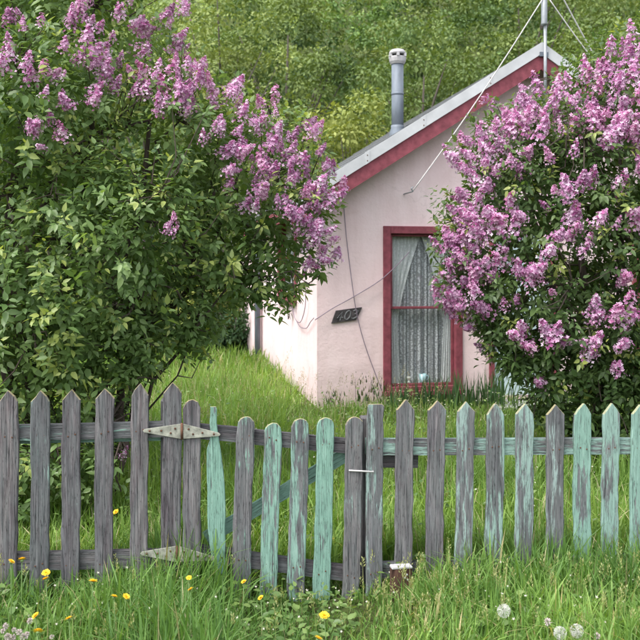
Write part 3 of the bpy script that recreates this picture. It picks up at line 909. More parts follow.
# bent wire that holds the gate shut
u1_, z1_ = fence.at(349, 470); u2_, z2_ = fence.at(373, 471.5)
m_ = MB(); m_.tube([(0, .03, z1_ - .002), (0, -.010, z1_), ((u2_ - u1_) * .5, -.013, z1_ - .004), (u2_ - u1_, -.010, z2_), (u2_ - u1_, .03, z2_)], .0042, 6)
x, y, _ = f2w(u1_, 0, 0)
tag(m_.build('latch_wire', M['rope'], None, True, (x, y, 0), (0, 0, FA)), 'pale bent wire holding the gate to the fence', 'wire')

# short brown stake standing in the grass before the fence
u_, zt_ = fence.at(397, 565)
sx_, sy_, _ = f2w(u_, -.10, 0)
stk = tag(empty('short_stake', (sx_, sy_, ground_z(sx_, sy_)), FA + .1), 'short rotten brown stake stump with bleached top before the fence', 'stake')
zs_ = CAMZ - (566 - HZ) / F * sy_ - ground_z(sx_, sy_)
hw_ = 10.5 / F * sy_
m_ = MB()
prof = []
for z in np.linspace(-.1, zs_ - .008, 6):
    j = random.uniform(-.003, .003); prof.append((z, j))
vs, fs = [], []
for (z, j) in prof:
    for (cx, cy) in ((-hw_, -.022), (-hw_ * .2, -.027), (hw_, -.02), (hw_ * .95, .022), (-hw_ * .95, .024)): vs.append((cx + j, cy + j, z))
for i in range(5):
    for k in range(5): fs.append((i * 5 + k, i * 5 + (k + 1) % 5, (i + 1) * 5 + (k + 1) % 5, (i + 1) * 5 + k))
fs.append(tuple(25 + k for k in range(5)))
m_.add(vs, fs).build('stake_body', M['stake'], stk)
MB().prism([(-hw_ * 1.04, zs_ - .007), (hw_ * 1.02, zs_ - .008), (hw_ * .98, zs_ + .004), (-hw_ * .98, zs_ + .006)], -.027, .024).build('stake_top', M['stake_top'], stk, bevel=.003)
for (dx, dz) in ((.022, -.035), (.026, -.06), (.012, -.05)):
    MB().lathe([(.005, 0), (.005, .003), (.002, .004)], 7).build('nail', M['stake_top'], stk, False, (dx, -.026, zs_ + dz), (R(90), 0, 0))

# ------------------------------------------------------------------ lilacs
class Crown:
    def __init__(s, circles, flat=.9):
        s.c = np.array([P(px, py, y) for (px, py, r, y) in circles])
        s.r = np.array([[r / F * y, r / F * y * flat, r / F * y] for (px, py, r, y) in circles])
    def ratio(s, p):
        """smallest normalised distance to any lobe"""
        d = (p[:, None, :] - s.c[None]) / s.r[None]
        return np.sqrt((d ** 2).sum(2)).min(1)
    def sample(s, n, lo, hi, r):
        k = r.choice(len(s.c), n, p=(s.r[:, 0] ** 2) / (s.r[:, 0] ** 2).sum())
        d = norm(r.normal(size=(n, 3))); q = r.uniform(lo ** 3, hi ** 3, n) ** (1 / 3)
        p = s.c[k] + d * s.r[k] * q[:, None]
        nrm_ = norm(d / s.r[k])
        ok = s.ratio(p) > lo * .93
        ok &= p[:, 2] > .12
        return p[ok], nrm_[ok]
    def hit(s, px, py):
        """front surface of the crown under a photo point"""
        d = np.array([(px - 320) / F, 1.0, -(py - HZ) / F]); o = np.array([0, 0, CAMZ])
        best = None
        for c, r in zip(s.c, s.r):
            oo = (o - c) / r; dd = d / r
            A, B, C_ = (dd * dd).sum(), 2 * (oo * dd).sum(), (oo * oo).sum() - 1
            D = B * B - 4 * A * C_
            if D < 0:
                t = -B / (2 * A); q = np.linalg.norm(oo + dd * t)
                if q > 1.07: continue
                cand = (t, q, c, r)
            else: cand = ((-B - math.sqrt(D)) / (2 * A), 1.0, c, r)
            if best is None or (cand[1], cand[0]) < (best[1], best[0]): best = cand
        if best is None: return None
        t, q, c, r = best
        p = o + d * t
        return p, norm(((p - c) / r / r)[None])[0]

def shoots_to_leaves(p, nrm_, r, nleaf, length, size, palette, young):
    """a leafy shoot at every p: opposite pairs of leaves along a short stem"""
    N = len(p)
    ax = norm(nrm_ * .8 + np.array([0, 0, .45]) + r.normal(size=(N, 3)) * .45)
    a1 = norm(np.cross(ax, r.normal(size=(N, 3)))); a2 = np.cross(ax, a1)
    Pp, D, U, S, C = [], [], [], [], []
    hue = r.uniform(0, 1, N)
    yng = r.uniform(0, 1, N) < young
    for k in range(nleaf):
        t = (k // 2 + .5) / (nleaf / 2)
        ph = (k // 2) * 1.57 + (k % 2) * math.pi + r.uniform(-.4, .4, N)
        lat = a1 * np.cos(ph)[:, None] + a2 * np.sin(ph)[:, None]
        q = p + ax * ((t - .75) * length)[..., None] if np.ndim(t) else p + ax * ((t - .75) * length)
        q = q + lat * .012
        d = norm(lat * (1.0 - .35 * t) + ax * (.25 + .5 * t) + np.array([0, 0, -.38]) + r.normal(size=(N, 3)) * .18)
        up = norm(ax * .5 + np.array([0, 0, .75]) + nrm_ * .45 + r.normal(size=(N, 3)) * .25)
        Pp.append(q); D.append(d); U.append(up)
        S.append(size * r.uniform(.5, 1.3, N) * (1.05 - .35 * t))
        mixv = np.clip(hue * .7 + r.uniform(0, .3, N), 0, 1)[:, None]
        c = palette[0] * (1 - mixv) + palette[1] * mixv
        yy = (yng & (t > .45))[:, None] * r.uniform(.3, 1, N)[:, None]
        c = c * (1 - yy) + palette[2] * yy
        C.append(c)
    return leaf_arrays(np.concatenate(Pp), np.concatenate(D), np.concatenate(U), np.concatenate(S), np.concatenate(C), .68), (p, ax)

def noise_keep(p, freq, thr):
    return np.array([noise.noise(Vector(q) * freq) > thr for q in p], bool)

# flower cluster templates: a cone of four-petalled florets on a stalk
def panicle_mesh(seed, n=120):
    r = np.random.default_rng(seed)
    z = r.uniform(0, 1, n) ** .8
    rad = (1 - z) ** .75 * .32 * r.uniform(.45, 1.2, n) + .02
    lobes = 1 + .25 * np.sin(z * 24)
    th = r.uniform(0, 2 * math.pi, n)
    pos = np.stack([rad * lobes * np.cos(th), rad * lobes * np.sin(th), z * .95 + .05 + r.normal(size=n) * .03], 1)
    out = norm(np.stack([np.cos(th), np.sin(th), .35 + z * .8], 1) + r.normal(size=(n, 3)) * .35)
    tv, t3 = [], []
    for k in range(4):
        a = k * math.pi / 2
        ca, sa = math.cos(a), math.sin(a)
        b = len(tv)
        for (x, y, zz) in ((0, 0, -.1), (.55, -.38, .05), (1.0, 0, .18), (.55, .38, .05)): tv.append((x * ca - y * sa, x * sa + y * ca, zz))
        t3.append((b, b + 1, b + 2, b + 3))
    X = norm(np.cross(out, r.normal(size=(n, 3)))); Yv = np.cross(out, X)
    pal = np.array([(.60, .31, .53), (.72, .49, .67), (.40, .12, .30), (.84, .70, .82)])
    col = pal[r.choice(4, n, p=[.30, .33, .14, .23])] * r.uniform(.85, 1.1, (n, 1))
    bud = (z > .8) & (r.uniform(size=n) < .6); col[bud] = (.36, .09, .24)
    V, a3, a4, c = scatter(tv, [], t3, pos, X, Yv, out, np.where(bud, .045, .074) * r.uniform(.8, 1.15, n), col)
    # a dark green axis inside
    axv = np.array([(.015, 0, -.25), (-.008, .013, -.25), (-.008, -.013, -.25), (0, 0, .9)])
    f3 = np.array([(0, 1, 3), (1, 2, 3), (2, 0, 3)])
    return big_mesh('flower_cluster', *merge([(V, a3, a4, c), (axv, f3, np.zeros((0, 4), int), np.tile([.12, .16, .06], (4, 1)))]), smooth=False)
PAN = [panicle_mesh(100 + i, n) for i, n in enumerate((115, 150, 85, 160, 125, 60))]
for m_ in PAN: m_.materials.append(M['petal'])

def add_panicle(bush, origin, p, axis, size, r):
    q = Vector(axis).to_track_quat('Z', 'Y')
    o = bpy.data.objects.new('flower_cluster', PAN[int(r.integers(0, len(PAN)))])
    COL.objects.link(o); o.parent = bush
    o.location = Vector(p) - Vector(origin)
    o.rotation_euler = (q @ Matrix.Rotation(r.uniform(0, 6.28), 3, 'Z').to_quaternion()).to_euler()
    o.scale = (size * r.uniform(.85, 1.25), size * r.uniform(.85, 1.25), size)

def lilac(name, base, crown, stems, flowers, label, seed, nsh, pal, fsize, extra, young=.22, mult=1):
    r = np.random.default_rng(seed)
    rs = random.Random(seed)
    bush = tag(empty(name, base), label, 'lilac')
    B = Vector(base)
    outer_p, outer_n = crown.sample(nsh, .80, 1.03, r)
    k = noise_keep(outer_p, 1.9, -.30); outer_p, outer_n = outer_p[k], outer_n[k]
    in_p, in_n = crown.sample(int(nsh * .7), .4, .8, r)
    k = noise_keep(in_p, 1.4, -.3); in_p, in_n = in_p[k], in_n[k]
    a1, sh = shoots_to_leaves(outer_p, outer_n, r, 14, .24, .073, pal, young)
    a2, sh2 = shoots_to_leaves(in_p, in_n, r, 12, .22, .070, pal, .05)
    V, f3, f4, c = merge([a1, a2])
    fo = link('foliage', big_mesh('foliage', V - np.array(base), f3, f4, c), M['leaf'], bush); fo['kind'] = 'stuff'
    # main stems, each with side limbs
    tips = np.concatenate([outer_p, in_p]); tips_n = len(tips)
    limbs = []
    for (bx, by, tx, ty, tz, rad) in stems:
        b0 = Vector((bx, by, ground_z(bx, by) - .05)); t0 = Vector((tx, ty, tz))
        pts = []
        for i in range(9):
            t = i / 8
            pp = b0.lerp(t0, t) + Vector((noise.noise((t * 3, seed, bx)), noise.noise((t * 3, bx, seed)), 0)) * .22 * math.sin(math.pi * t)
            pp.x += (t0.x - b0.x) * (t * t - t) * .5; pp.y += (t0.y - b0.y) * (t * t - t) * .5
            pts.append(pp)
        rr = [rad * (1 - .72 * i / 8) for i in range(9)]
        st = MB().tube([q - B for q in pts], rr, 8).build('stem', M['bark'], bush, True)
        for i in range(3, 9):
            for _ in range(2):
                tgt = None; bd = 9
                for _k in range(14):
                    c_ = Vector(tips[rs.randrange(tips_n)]); d_ = (c_ - pts[i]).length
                    if .3 < d_ < bd: bd = d_; tgt = c_
                if tgt is None: continue
                q = [pts[i].lerp(tgt, t) + Vector((rs.uniform(-1, 1), rs.uniform(-1, 1), rs.uniform(-.3, 1))) * .07 * math.sin(math.pi * t) for t in (0, .25, .5, .75, 1)]
                MB().tube([v - B for v in q], [rr[i] * .55, rr[i] * .42, .009, .007, .004], 5).build('limb', M['bark'], st, True)
                limbs += q[1:]
    # fine twigs that carry the shoots
    LP_ = np.array([tuple(v) for v in limbs])
    vs, f4s, n0 = [], [], 0
    tw = MB()
    sel = r.choice(len(outer_p), min(len(outer_p), 700), replace=False)
    for i in sel:
        p_ = outer_p[i]; j = np.argmin(((LP_ - p_) ** 2).sum(1)); s_ = LP_[j]
        if np.linalg.norm(s_ - p_) > 1.1: continue
        mid = (s_ + p_) / 2 + np.array([0, 0, -.05]) + r.normal(size=3) * .03
        tw.tube([Vector(s_ - base), Vector(mid - base), Vector(p_ - base)], [.006, .0045, .0025], 4, False)
    t = tw.build('twigs', M['bark'], bush); t['kind'] = 'stuff'
    # flower clusters
    fl2 = []
    for q in flowers: fl2 += [q] + [(q[0] + r.normal() * 9, q[1] + r.normal() * 9) for _ in range(mult if r.uniform() < .55 else mult - 1)]
    for (px, py) in fl2[:298 - extra]:
        h = crown.hit(px + r.uniform(-2, 2), py + r.uniform(-2, 2))
        if h is None: continue
        p, nn = h
        nax = norm((nn * .75 + np.array([0, 0, .65]) + r.normal(size=3) * .3)[None])[0]
        sz = fsize * r.uniform(.6, 1.25)
        add_panicle(bush, base, p + nn * r.uniform(-.09, .03) - nax * sz * .5, nax, sz, r)
    # and on the sides turned away from the path
    ep, en = crown.sample(extra * 6, .97, 1.03, r)
    ok = (en[:, 1] > .25) & (en[:, 2] > -.2); ep, en = ep[ok][:extra], en[ok][:extra]
    for p, nn in zip(ep, en):
        nax = norm((nn * .7 + np.array([0, 0, .7]) + r.normal(size=3) * .2)[None])[0]
        add_panicle(bush, base, p, nax, fsize * r.uniform(.8, 1.15), r)
    return bush

pal_l = np.array([(.090, .165, .054), (.205, .300, .110), (.38, .44, .13)])
pal_r = np.array([(.058, .110, .036), (.130, .200, .066), (.32, .37, .10)])

left_c = Crown([(85, 40, 108, 6.1), (165, 160, 105, 6.0), (248, 188, 90, 6.2), (225, 245, 72, 6.1), (100, 235, 125, 5.9), (15, 215, 140, 6.2),
                (150, 300, 62, 6.0), (-70, 130, 170, 6.5), (50, -70, 120, 6.4), (60, 320, 55, 6.2), (-60, 300, 80, 6.3), (-160, 220, 120, 6.8), (10, 345, 70, 5.7), (78, 362, 46, 5.7), (132, 345, 42, 5.8), (190, 318, 42, 6.0), (292, 212, 52, 6.0), (303, 250, 34, 6.1), (266, 272, 42, 6.1), (30, 300, 80, 5.6), (40, 110, 90, 5.6), (130, 235, 70, 5.5), (25, 435, 75, 6.0), (95, 418, 46, 6.1), (22, 480, 62, 5.4), (88, 470, 36, 5.45), (-60, 450, 80, 5.8)])
lf = [(8, 43), (15, 10), (12, 56), (45, 64), (68, 18), (72, 8), (82, 5), (95, 52), (100, 28), (95, 65), (104, 58), (122, 8), (145, 20), (150, 26), (183, 3), (188, 8), (140, 80), (130, 70), (134, 84), (155, 75),
      (190, 62), (208, 68), (175, 58), (200, 80), (180, 85), (178, 35), (60, 64), (170, 72), (160, 68), (205, 65), (222, 95), (238, 80), (236, 86), (272, 75), (275, 100), (282, 96), (255, 105), (265, 115), (258, 98), (245, 145), (240, 150), (250, 143),
      (300, 130), (312, 135), (318, 128), (288, 165), (303, 158), (296, 150), (330, 175), (325, 190), (338, 182), (333, 168), (265, 195), (262, 186), (285, 205), (300, 215), (275, 168), (255, 180), (310, 205), (295, 212), (328, 228), (333, 240), (315, 268),
      (320, 262), (305, 190), (322, 205), (170, 227), (35, 128), (50, 118), (110, 62), (120, 78), (65, 95), (30, 75), (22, 28), (150, 50), (165, 20), (195, 95), (225, 118), (215, 132), (268, 140), (282, 148), (240, 112), (290, 182), (252, 165), (228, 150), (245, 205), (315, 240), (300, 235), (310, 175), (100, 98), (160, 100), (280, 125), (228, 62), (115, 38), (88, 40), (340, 195), (318, 150), (262, 90), (215, 78)]
bl = P(45, 0, 6.2); bl[2] = ground_z(bl[0], bl[1])
stems_l = []
rs = random.Random(5)
for (px, y0, tx, ty, yy, rad) in ((8, 6.2, -20, 60, 6.3, .06), (18, 6.0, 60, 80, 6.1, .055), (62, 6.3, 90, 20, 6.2, .05), (72, 6.1, 150, 120, 6.1, .048), (30, 6.4, 20, -40, 6.5, .055),
                                (85, 6.0, 215, 190, 6.1, .035), (98, 6.1, 240, 170, 6.3, .032), (-25, 6.3, -110, 120, 6.6, .055), (108, 5.9, 150, 250, 5.9, .022), (120, 6.0, 210, 260, 6.0, .020)):
    b0 = P(px, 0, y0); t0 = P(tx, ty, yy)
    stems_l.append((b0[0], b0[1], t0[0], t0[1], t0[2], rad))
lilac('lilac_bush', tuple(bl), left_c, stems_l, lf, 'tall lilac at left, mostly green leaves with blossom along its top', 21, 4700, pal_l, .128, 40, .30, 2)

right_c = Crown([(560, 232, 128, 7.2), (612, 168, 118, 7.2), (530, 178, 86, 7.1), (502, 268, 70, 7.0), (562, 305, 92, 7.0), (665, 125, 122, 7.4), (680, 285, 135, 7.2), (790, 210, 150, 7.6), (620, 340, 62, 7.0), (555, 362, 42, 6.8), (612, 375, 45, 6.8), (518, 345, 36, 6.9), (660, 372, 45, 6.8), (615, 425, 55, 7.0), (560, 405, 38, 7.0), (680, 430, 70, 7.0)])
rf_ = [(478, 120), (490, 115), (500, 105), (480, 135), (495, 130), (520, 95), (530, 110), (515, 125), (540, 88), (548, 100), (560, 84), (565, 95), (580, 110), (575, 120), (560, 130), (590, 75), (600, 65), (608, 60), (620, 42), (630, 50), (635, 70),
       (632, 28), (620, 85), (640, 95), (615, 75), (455, 158), (462, 172), (500, 165), (510, 160), (520, 162), (495, 172), (505, 195), (508, 202), (545, 205), (555, 190), (565, 185), (585, 180), (575, 208), (595, 175), (620, 130), (625, 105), (635, 130),
       (640, 170), (630, 175), (450, 210), (462, 205), (470, 218), (520, 215), (540, 130), (575, 150), (465, 215), (478, 225), (445, 235), (452, 255), (440, 245), (475, 265), (485, 265), (490, 275), (500, 262), (460, 285), (445, 290), (455, 300),
       (440, 302), (436, 295), (450, 310), (440, 325), (465, 305), (480, 310), (455, 335), (460, 350), (482, 355), (520, 275), (530, 285), (540, 280), (550, 292), (518, 270), (540, 265), (512, 300), (505, 305), (560, 235), (570, 238), (580, 228),
       (590, 240), (575, 218), (598, 305), (630, 285), (635, 310), (630, 320), (625, 340), (545, 325), (550, 335), (558, 348), (530, 345), (515, 335), (590, 345), (600, 340), (565, 345), (615, 365), (538, 385), (520, 330), (605, 220), (635, 210),
       (640, 225), (487, 105), (508, 118), (535, 98), (553, 112), (570, 100), (586, 95), (598, 85), (610, 95), (592, 108), (605, 115), (545, 118), (525, 130), (470, 140), (485, 150), (458, 190), (452, 225), (447, 262), (470, 245), (462, 262),
       (470, 280), (478, 292), (446, 275), (458, 318), (432, 285), (500, 142), (626, 62), (612, 52), (638, 45), (640, 115), (610, 135), (530, 150), (552, 160), (473, 200), (488, 215), (468, 330), (443, 312), (454, 240), (482, 240), (495, 225), (505, 235), (475, 180), (468, 156)]
br = P(600, 0, 7.3); br[2] = ground_z(br[0], br[1])
stems_r = []
for (px, y0, tx, ty, yy, rad) in ((585, 7.3, 520, 180, 7.2, .045), (600, 7.2, 560, 140, 7.2, .05), (612, 7.4, 620, 90, 7.3, .055), (628, 7.3, 680, 80, 7.5, .05), (575, 7.2, 480, 250, 7.1, .03), (645, 7.4, 760, 170, 7.6, .05), (595, 7.1, 560, 280, 7.0, .028), (640, 7.2, 690, 260, 7.1, .03)):
    b0 = P(px, 0, y0); t0 = P(tx, ty, yy)
    stems_r.append((b0[0], b0[1], t0[0], t0[1], t0[2], rad))
lilac('lilac_bush', tuple(br), right_c, stems_r, rf_, 'rounded lilac at right covered in purple blossom before the window', 22, 5000, pal_r, .182, 40, .18)

# ------------------------------------------------------------------ trees behind
LQ = np.array([(0, 0, 0), (-.30, .45, .04), (0, 1.0, -.06), (.30, .45, .04)])
def tree_arrays(cx, cy, cz, rx, rzv, nclump, nleaf, size, ca, cb, r):
    """crown built of leaf clumps spread through an uneven egg; returns arrays and clump centres"""
    d = norm(r.normal(size=(nclump, 3))); q = r.uniform(.35, 1, nclump) ** .4
    cc = np.array([cx, cy, cz]) + d * np.array([rx, rx, rzv]) * q[:, None] * (1 + .16 * r.normal(size=(nclump, 1)))
    k = np.repeat(np.arange(nclump), nleaf)
    crad = np.minimum(rx * .30, r.uniform(.34, .72, nclump))
    dd = norm(r.normal(size=(len(k), 3)) + np.array([0, 0, .35]))
    pos = cc[k] + dd * (crad[k] * r.uniform(.2, 1.0, len(k)) ** .45)[:, None] * np.array([1.2, 1.2, .62])
    dirv = norm(dd * .7 + r.normal(size=(len(k), 3)) * .4 + np.array([0, 0, -.45]))
    up = norm(np.array([0, 0, .7]) + dd * 1.1 + r.normal(size=(len(k), 3)) * .3)
    hue = np.clip(r.uniform(0, 1, nclump)[k] * .75 + r.uniform(0, .25, len(k)), 0, 1)[:, None]
    col = np.array(ca) * (1 - hue) + np.array(cb) * hue
    Y = dirv; Z = norm(up - (up * Y).sum(1, keepdims=True) * Y); X = np.cross(Y, Z)
    return scatter(LQ, [], [(0, 3, 2, 1)], pos, X, Y, Z, size * r.uniform(.6, 1.25, len(k)), col), cc

def make_tree(name, label, x, y, h, rx, ca, cb, seed, nclump=70, nleaf=120, size=.16, low=.25, trunk=.12):
    r = np.random.default_rng(seed)
    gz = ground_z(x, y)
    t = tag(empty(name, (x, y, gz)), label, 'tree' if trunk > .06 else 'shrub')
    cz = h * (1 + low) / 2; rzv = h * (1 - low) / 2
    arr, cc = tree_arrays(0, 0, cz, rx, rzv, nclump, nleaf, size, ca, cb, r)
    cr = link('crown', big_mesh('crown', *arr), M['far_leaf'], t); cr['kind'] = 'stuff'
    lean = r.uniform(-.4, .4, 2)
    pts = [Vector((lean[0] * k * k * .5, lean[1] * k * k * .5, -.1 + (h * .8) * k)) for k in np.linspace(0, 1, 7)]
    tr = MB().tube(pts, [trunk * (1.1 - k) for k in np.linspace(0, .95, 7)], 8).build('trunk', M['far_bark'], t, True)
    for i in r.choice(len(cc), min(14, len(cc)), replace=False):
        e = Vector(cc[i]); s = pts[min(5, max(1, int(len(pts) * max(.15, (e.z / h) - .25))))]
        MB().tube([s, s.lerp(e, .5) + Vector((0, 0, .12 * h * .1)), e], [trunk * .4, trunk * .28, trunk * .1], 5).build('limb', M['far_bark'], tr, True)
    return t
def tx(px, y): return (px - 320) / F * y
G1, G2 = (.085, .135, .045), (.21, .28, .09)
Y1, Y2 = (.17, .22, .055), (.33, .36, .11)
D1, D2 = (.022, .055, .022), (.050, .095, .035)
make_tree('yellow_green_tree', 'pale yellow green young tree behind the roof beside the flue', tx(352, 21), 21, 5.6, 1.5, Y1, Y2, 301, 60, 110, .13, .15, .07)
make_tree('pale_tree', 'light green slender tree above the left lilac blossom', tx(225, 25), 25, 8.6, 2.0, (.13, .18, .055), (.28, .33, .11), 302, 70, 120, .13, .2, .10)
make_tree('dark_tree', 'dark green tree behind the gap between lilac and flue', tx(285, 28), 28, 9.5, 2.4, D1, G2, 303, 80, 120, .14, .15, .14)
make_tree('bushy_tree', 'mid green bushy tree directly behind the flue', tx(420, 27), 27, 8.0, 2.6, G1, G2, 304, 80, 120, .14, .1, .13)
make_tree('bushy_tree', 'mid green bushy tree behind the antenna mast', tx(520, 29), 29, 10.5, 2.8, (.095, .145, .045), (.24, .30, .095), 305, 90, 120, .14, .1, .14)
make_tree('bushy_tree', 'bushy tree rising at the far right above the right lilac', tx(625, 26), 26, 9.0, 2.5, (.095, .14, .045), (.22, .28, .085), 306, 80, 120, .14, .1, .13)
make_tree('garden_shrub', 'sunlit yellow green shrub in the gap left of the cottage annex', tx(206, 16.5), 16.5, 1.5, .62, Y1, Y2, 307, 34, 110, .08, .05, .03)
make_tree('garden_shrub', 'dark low shrub against the left edge of the cottage annex', tx(232, 15.6), 15.6, 1.25, .62, D1, D2, 308, 34, 120, .08, .0, .03)
make_tree('garden_tree', 'dark leafy tree hidden behind the left lilac', tx(60, 17), 17, 5.0, 2.0, D1, D2, 309, 60, 110, .14, .1, .09)
make_tree('garden_tree', 'green tree hidden beyond the left lilac trunks', tx(150, 21), 21, 5.5, 1.9, G1, G2, 310, 60, 110, .14, .1, .09)
make_tree('garden_tree', 'green tree beyond the right end of the cottage', tx(760, 19), 19, 6.5, 2.3, G1, G2, 311, 60, 110, .14, .12, .10)

# the wood that climbs the hill behind, one mass
r = np.random.default_rng(77)
parts, trunks = [], MB()
pal = [((.045, .085, .030), (.10, .155, .05)), ((.06, .105, .035), (.13, .18, .06)), ((.035, .07, .028), (.085, .13, .045)), ((.09, .13, .045), (.17, .21, .075))]
cnt = 0
for row, yy in enumerate((32, 37, 43, 50, 58, 68, 80)):
    half = yy * .46 + 7
    stp = 4.0 + row * .45
    nrow = int(2 * half / stp)
    for i in range(nrow):
        x = -half + 2 * half * (i + .5) / nrow + r.uniform(-1.2, 1.2); y = yy + r.uniform(-2, 2)
        gz = ground_z(x, y); h = r.uniform(6.5, 10); rx = r.uniform(2.2, 3.3)
        ca, cb = pal[r.integers(0, 4)]; kf = r.uniform(1.3, 2.8); ca = np.array(ca) * kf * .6; cb = np.array(cb) * kf
        arr, cc = tree_arrays(x, y, gz + h * .56, rx, h * .46, 44 if row < 4 else 34, 84 if row < 4 else 46, .17 + .03 * row, ca, cb, r)
        parts.append(arr); cnt += 1
        if row < 1: trunks.tube([(x, y, gz - .2), (x + r.uniform(-.4, .4), y, gz + h * .3), (x + r.uniform(-.8, .8), y, gz + h * .6)], [.16, .11, .03], 6)
V, f3, f4, c = merge(parts)
tv = np.array(trunks.v); n0 = len(V)
f4b = np.array([f for f in trunks.f if len(f) == 4]) + n0
V = np.concatenate([V, tv]); f4 = np.concatenate([f4, f4b]); c = np.concatenate([c, np.tile([.045, .04, .035], (len(tv), 1))])
tag(link('hillside_wood', big_mesh('hillside_wood', V, None, f4, c), M['far_leaf']), 'dense green wood covering the hillside behind the cottage', 'wood', kind='stuff')

# ------------------------------------------------------------------ grass
hc, hs = math.cos(HA), math.sin(HA)
def in_house(x, y):
    dx, dy = x - HO[0], y - HO[1]
    u, v = dx * hc + dy * hs, -dx * hs + dy * hc
    return (u > -.02) & (u < W + .02) & (v > -.02) & (v < L + 2.2) | ((u > -.22) & (u < 0) & (v > L) & (v < L + 2.2))
GZv = np.vectorize(ground_z)
def blades(x, y, h, w_, lean, col, r, az=None):
    N = len(x); z = GZv(x, y) - .01
    az = r.uniform(0, 2 * math.pi, N) if az is None else az
    dx, dy = np.cos(az), np.sin(az)
    fz = az + math.pi / 2 + r.normal(size=N) * .5
    sx, sy = np.cos(fz) * w_ / 2, np.sin(fz) * w_ / 2
    rows = []
    for t, k in ((0, .75), (.38, 1.0), (.72, .66)):
        o = lean * h * t * t; zz = z + h * (t - .35 * lean * lean * t * t)
        bx, by = x + dx * o, y + dy * o
        rows.append(np.stack([bx - sx * k, by - sy * k, zz], 1)); rows.append(np.stack([bx + sx * k, by + sy * k, zz], 1))
    o = lean * h; rows.append(np.stack([x + dx * o, y + dy * o, z + h * (1 - .35 * lean * lean)], 1))
    V = np.stack(rows, 1).reshape(-1, 3)
    off = (np.arange(N) * 7)[:, None, None]
    f4 = (np.array([(0, 1, 3, 2), (2, 3, 5, 4)])[None] + off).reshape(-1, 4)
    f3 = (np.array([(4, 5, 6)])[None] + off).reshape(-1, 3)
    return V, f3, f4, np.repeat(col, 7, 0)
def nfield(x, y, fr, ph):
    return np.array([noise.noise((a * fr, b * fr, ph)) for a, b in zip(x, y)])
def grass_cols(N, r, a, b, c=None, pc=0):
    t = r.uniform(0, 1, (N, 1)); col = np.array(a) * (1 - t) + np.array(b) * t
    if c is not None:
        k = r.uniform(0, 1, N) < pc; col[k] = np.array(c) * r.uniform(.7, 1.1, (k.sum(), 1))
    return col
r = np.random.default_rng(9)
# verge in front of the fence
N = 40000
x = r.uniform(-3.0, 3.0, N); y = r.uniform(2.9, 4.75, N)
px = 320 + F * x / y
tall = np.interp(px, [-200, 0, 60, 130, 170, 225, 250, 330, 400, 440, 520, 580, 640, 900], [.17, .16, .15, .22, .30, .25, .10, .07, .12, .18, .20, .24, .26, .2])
h = tall * r.uniform(.45, 1.25, N) * (1 + .5 * nfield(x, y, 2.2, 1.0))
near = np.abs(y - (4.4 + .11 * x)) < .12
h = np.where(near, h * 1.15, h)
col = grass_cols(N, r, (.072, .160, .040), (.155, .280, .070), (.36, .34, .19), .05)
pt = np.clip(nfield(x, y, 1.3, 12.0) * 1.3 + np.interp(px, [0, 250, 420, 640], [-.1, .15, .45, .3]), 0, 1)[:, None]
col = col * (1 - pt) + col * np.array([1.75, 1.5, 1.4]) * pt
verge = tag(link('verge_grass', big_mesh('verge_grass', *blades(x, y, h, np.where(r.uniform(size=N) < .12, r.uniform(.010, .016, N), r.uniform(.0035, .009, N)), r.uniform(.0, 1.1, N) ** 1.2, col, r)), M['grass']), 'long uneven grass along the foot of the fence', 'grass', kind='stuff')
# yard behind the fence
N = 90000
y = 4.6 + 8.0 * r.uniform(0, 1, N) ** 1.25; x = r.uniform(-1, 1, N) * (y * .40 + .9)
ok = ~in_house(x, y); x, y = x[ok], y[ok]; N = len(x)
h = .27 * r.uniform(.4, 1.2, N) * (1 + .6 * nfield(x, y, 1.1, 4.0))
h *= 1 - .5 * np.clip((y - 6.8) / 1.2, 0, 1) * (x > -.35) * (y < 10.6)      # shorter before the cottage wall
col = grass_cols(N, r, (.110, .215, .042), (.24, .37, .085), (.46, .44, .26), .06)
pt = np.clip(nfield(x, y, .9, 15.0) * 1.6, -.4, 1)[:, None]
col = col * (1 + .35 * pt * np.array([1.3, 1.0, 1.0]))
# far yard
N2 = 36000
y2 = r.uniform(12.0, 24.5, N2); x2 = r.uniform(-1, 1, N2) * (y2 * .38 + 1)
ok = ~in_house(x2, y2); x2, y2 = x2[ok], y2[ok]; N2 = len(x2)
h2 = .26 * r.uniform(.5, 1.2, N2)
col2 = grass_cols(N2, r, (.085, .18, .028), (.19, .30, .055), (.40, .38, .2), .06)
V, f3, f4, c = merge([blades(x, y, h, np.where(r.uniform(size=N) < .1, r.uniform(.012, .018, N), r.uniform(.004, .009, N)), r.uniform(.0, 1.05, N) ** 1.2, col, r), blades(x2, y2, h2, r.uniform(.011, .022, N2), r.uniform(.05, .6, N2), col2, r)])
tag(link('yard_grass', big_mesh('yard_grass', V, f3, f4, c), M['grass']), 'tall bright grass filling the yard behind the fence', 'grass', kind='stuff')

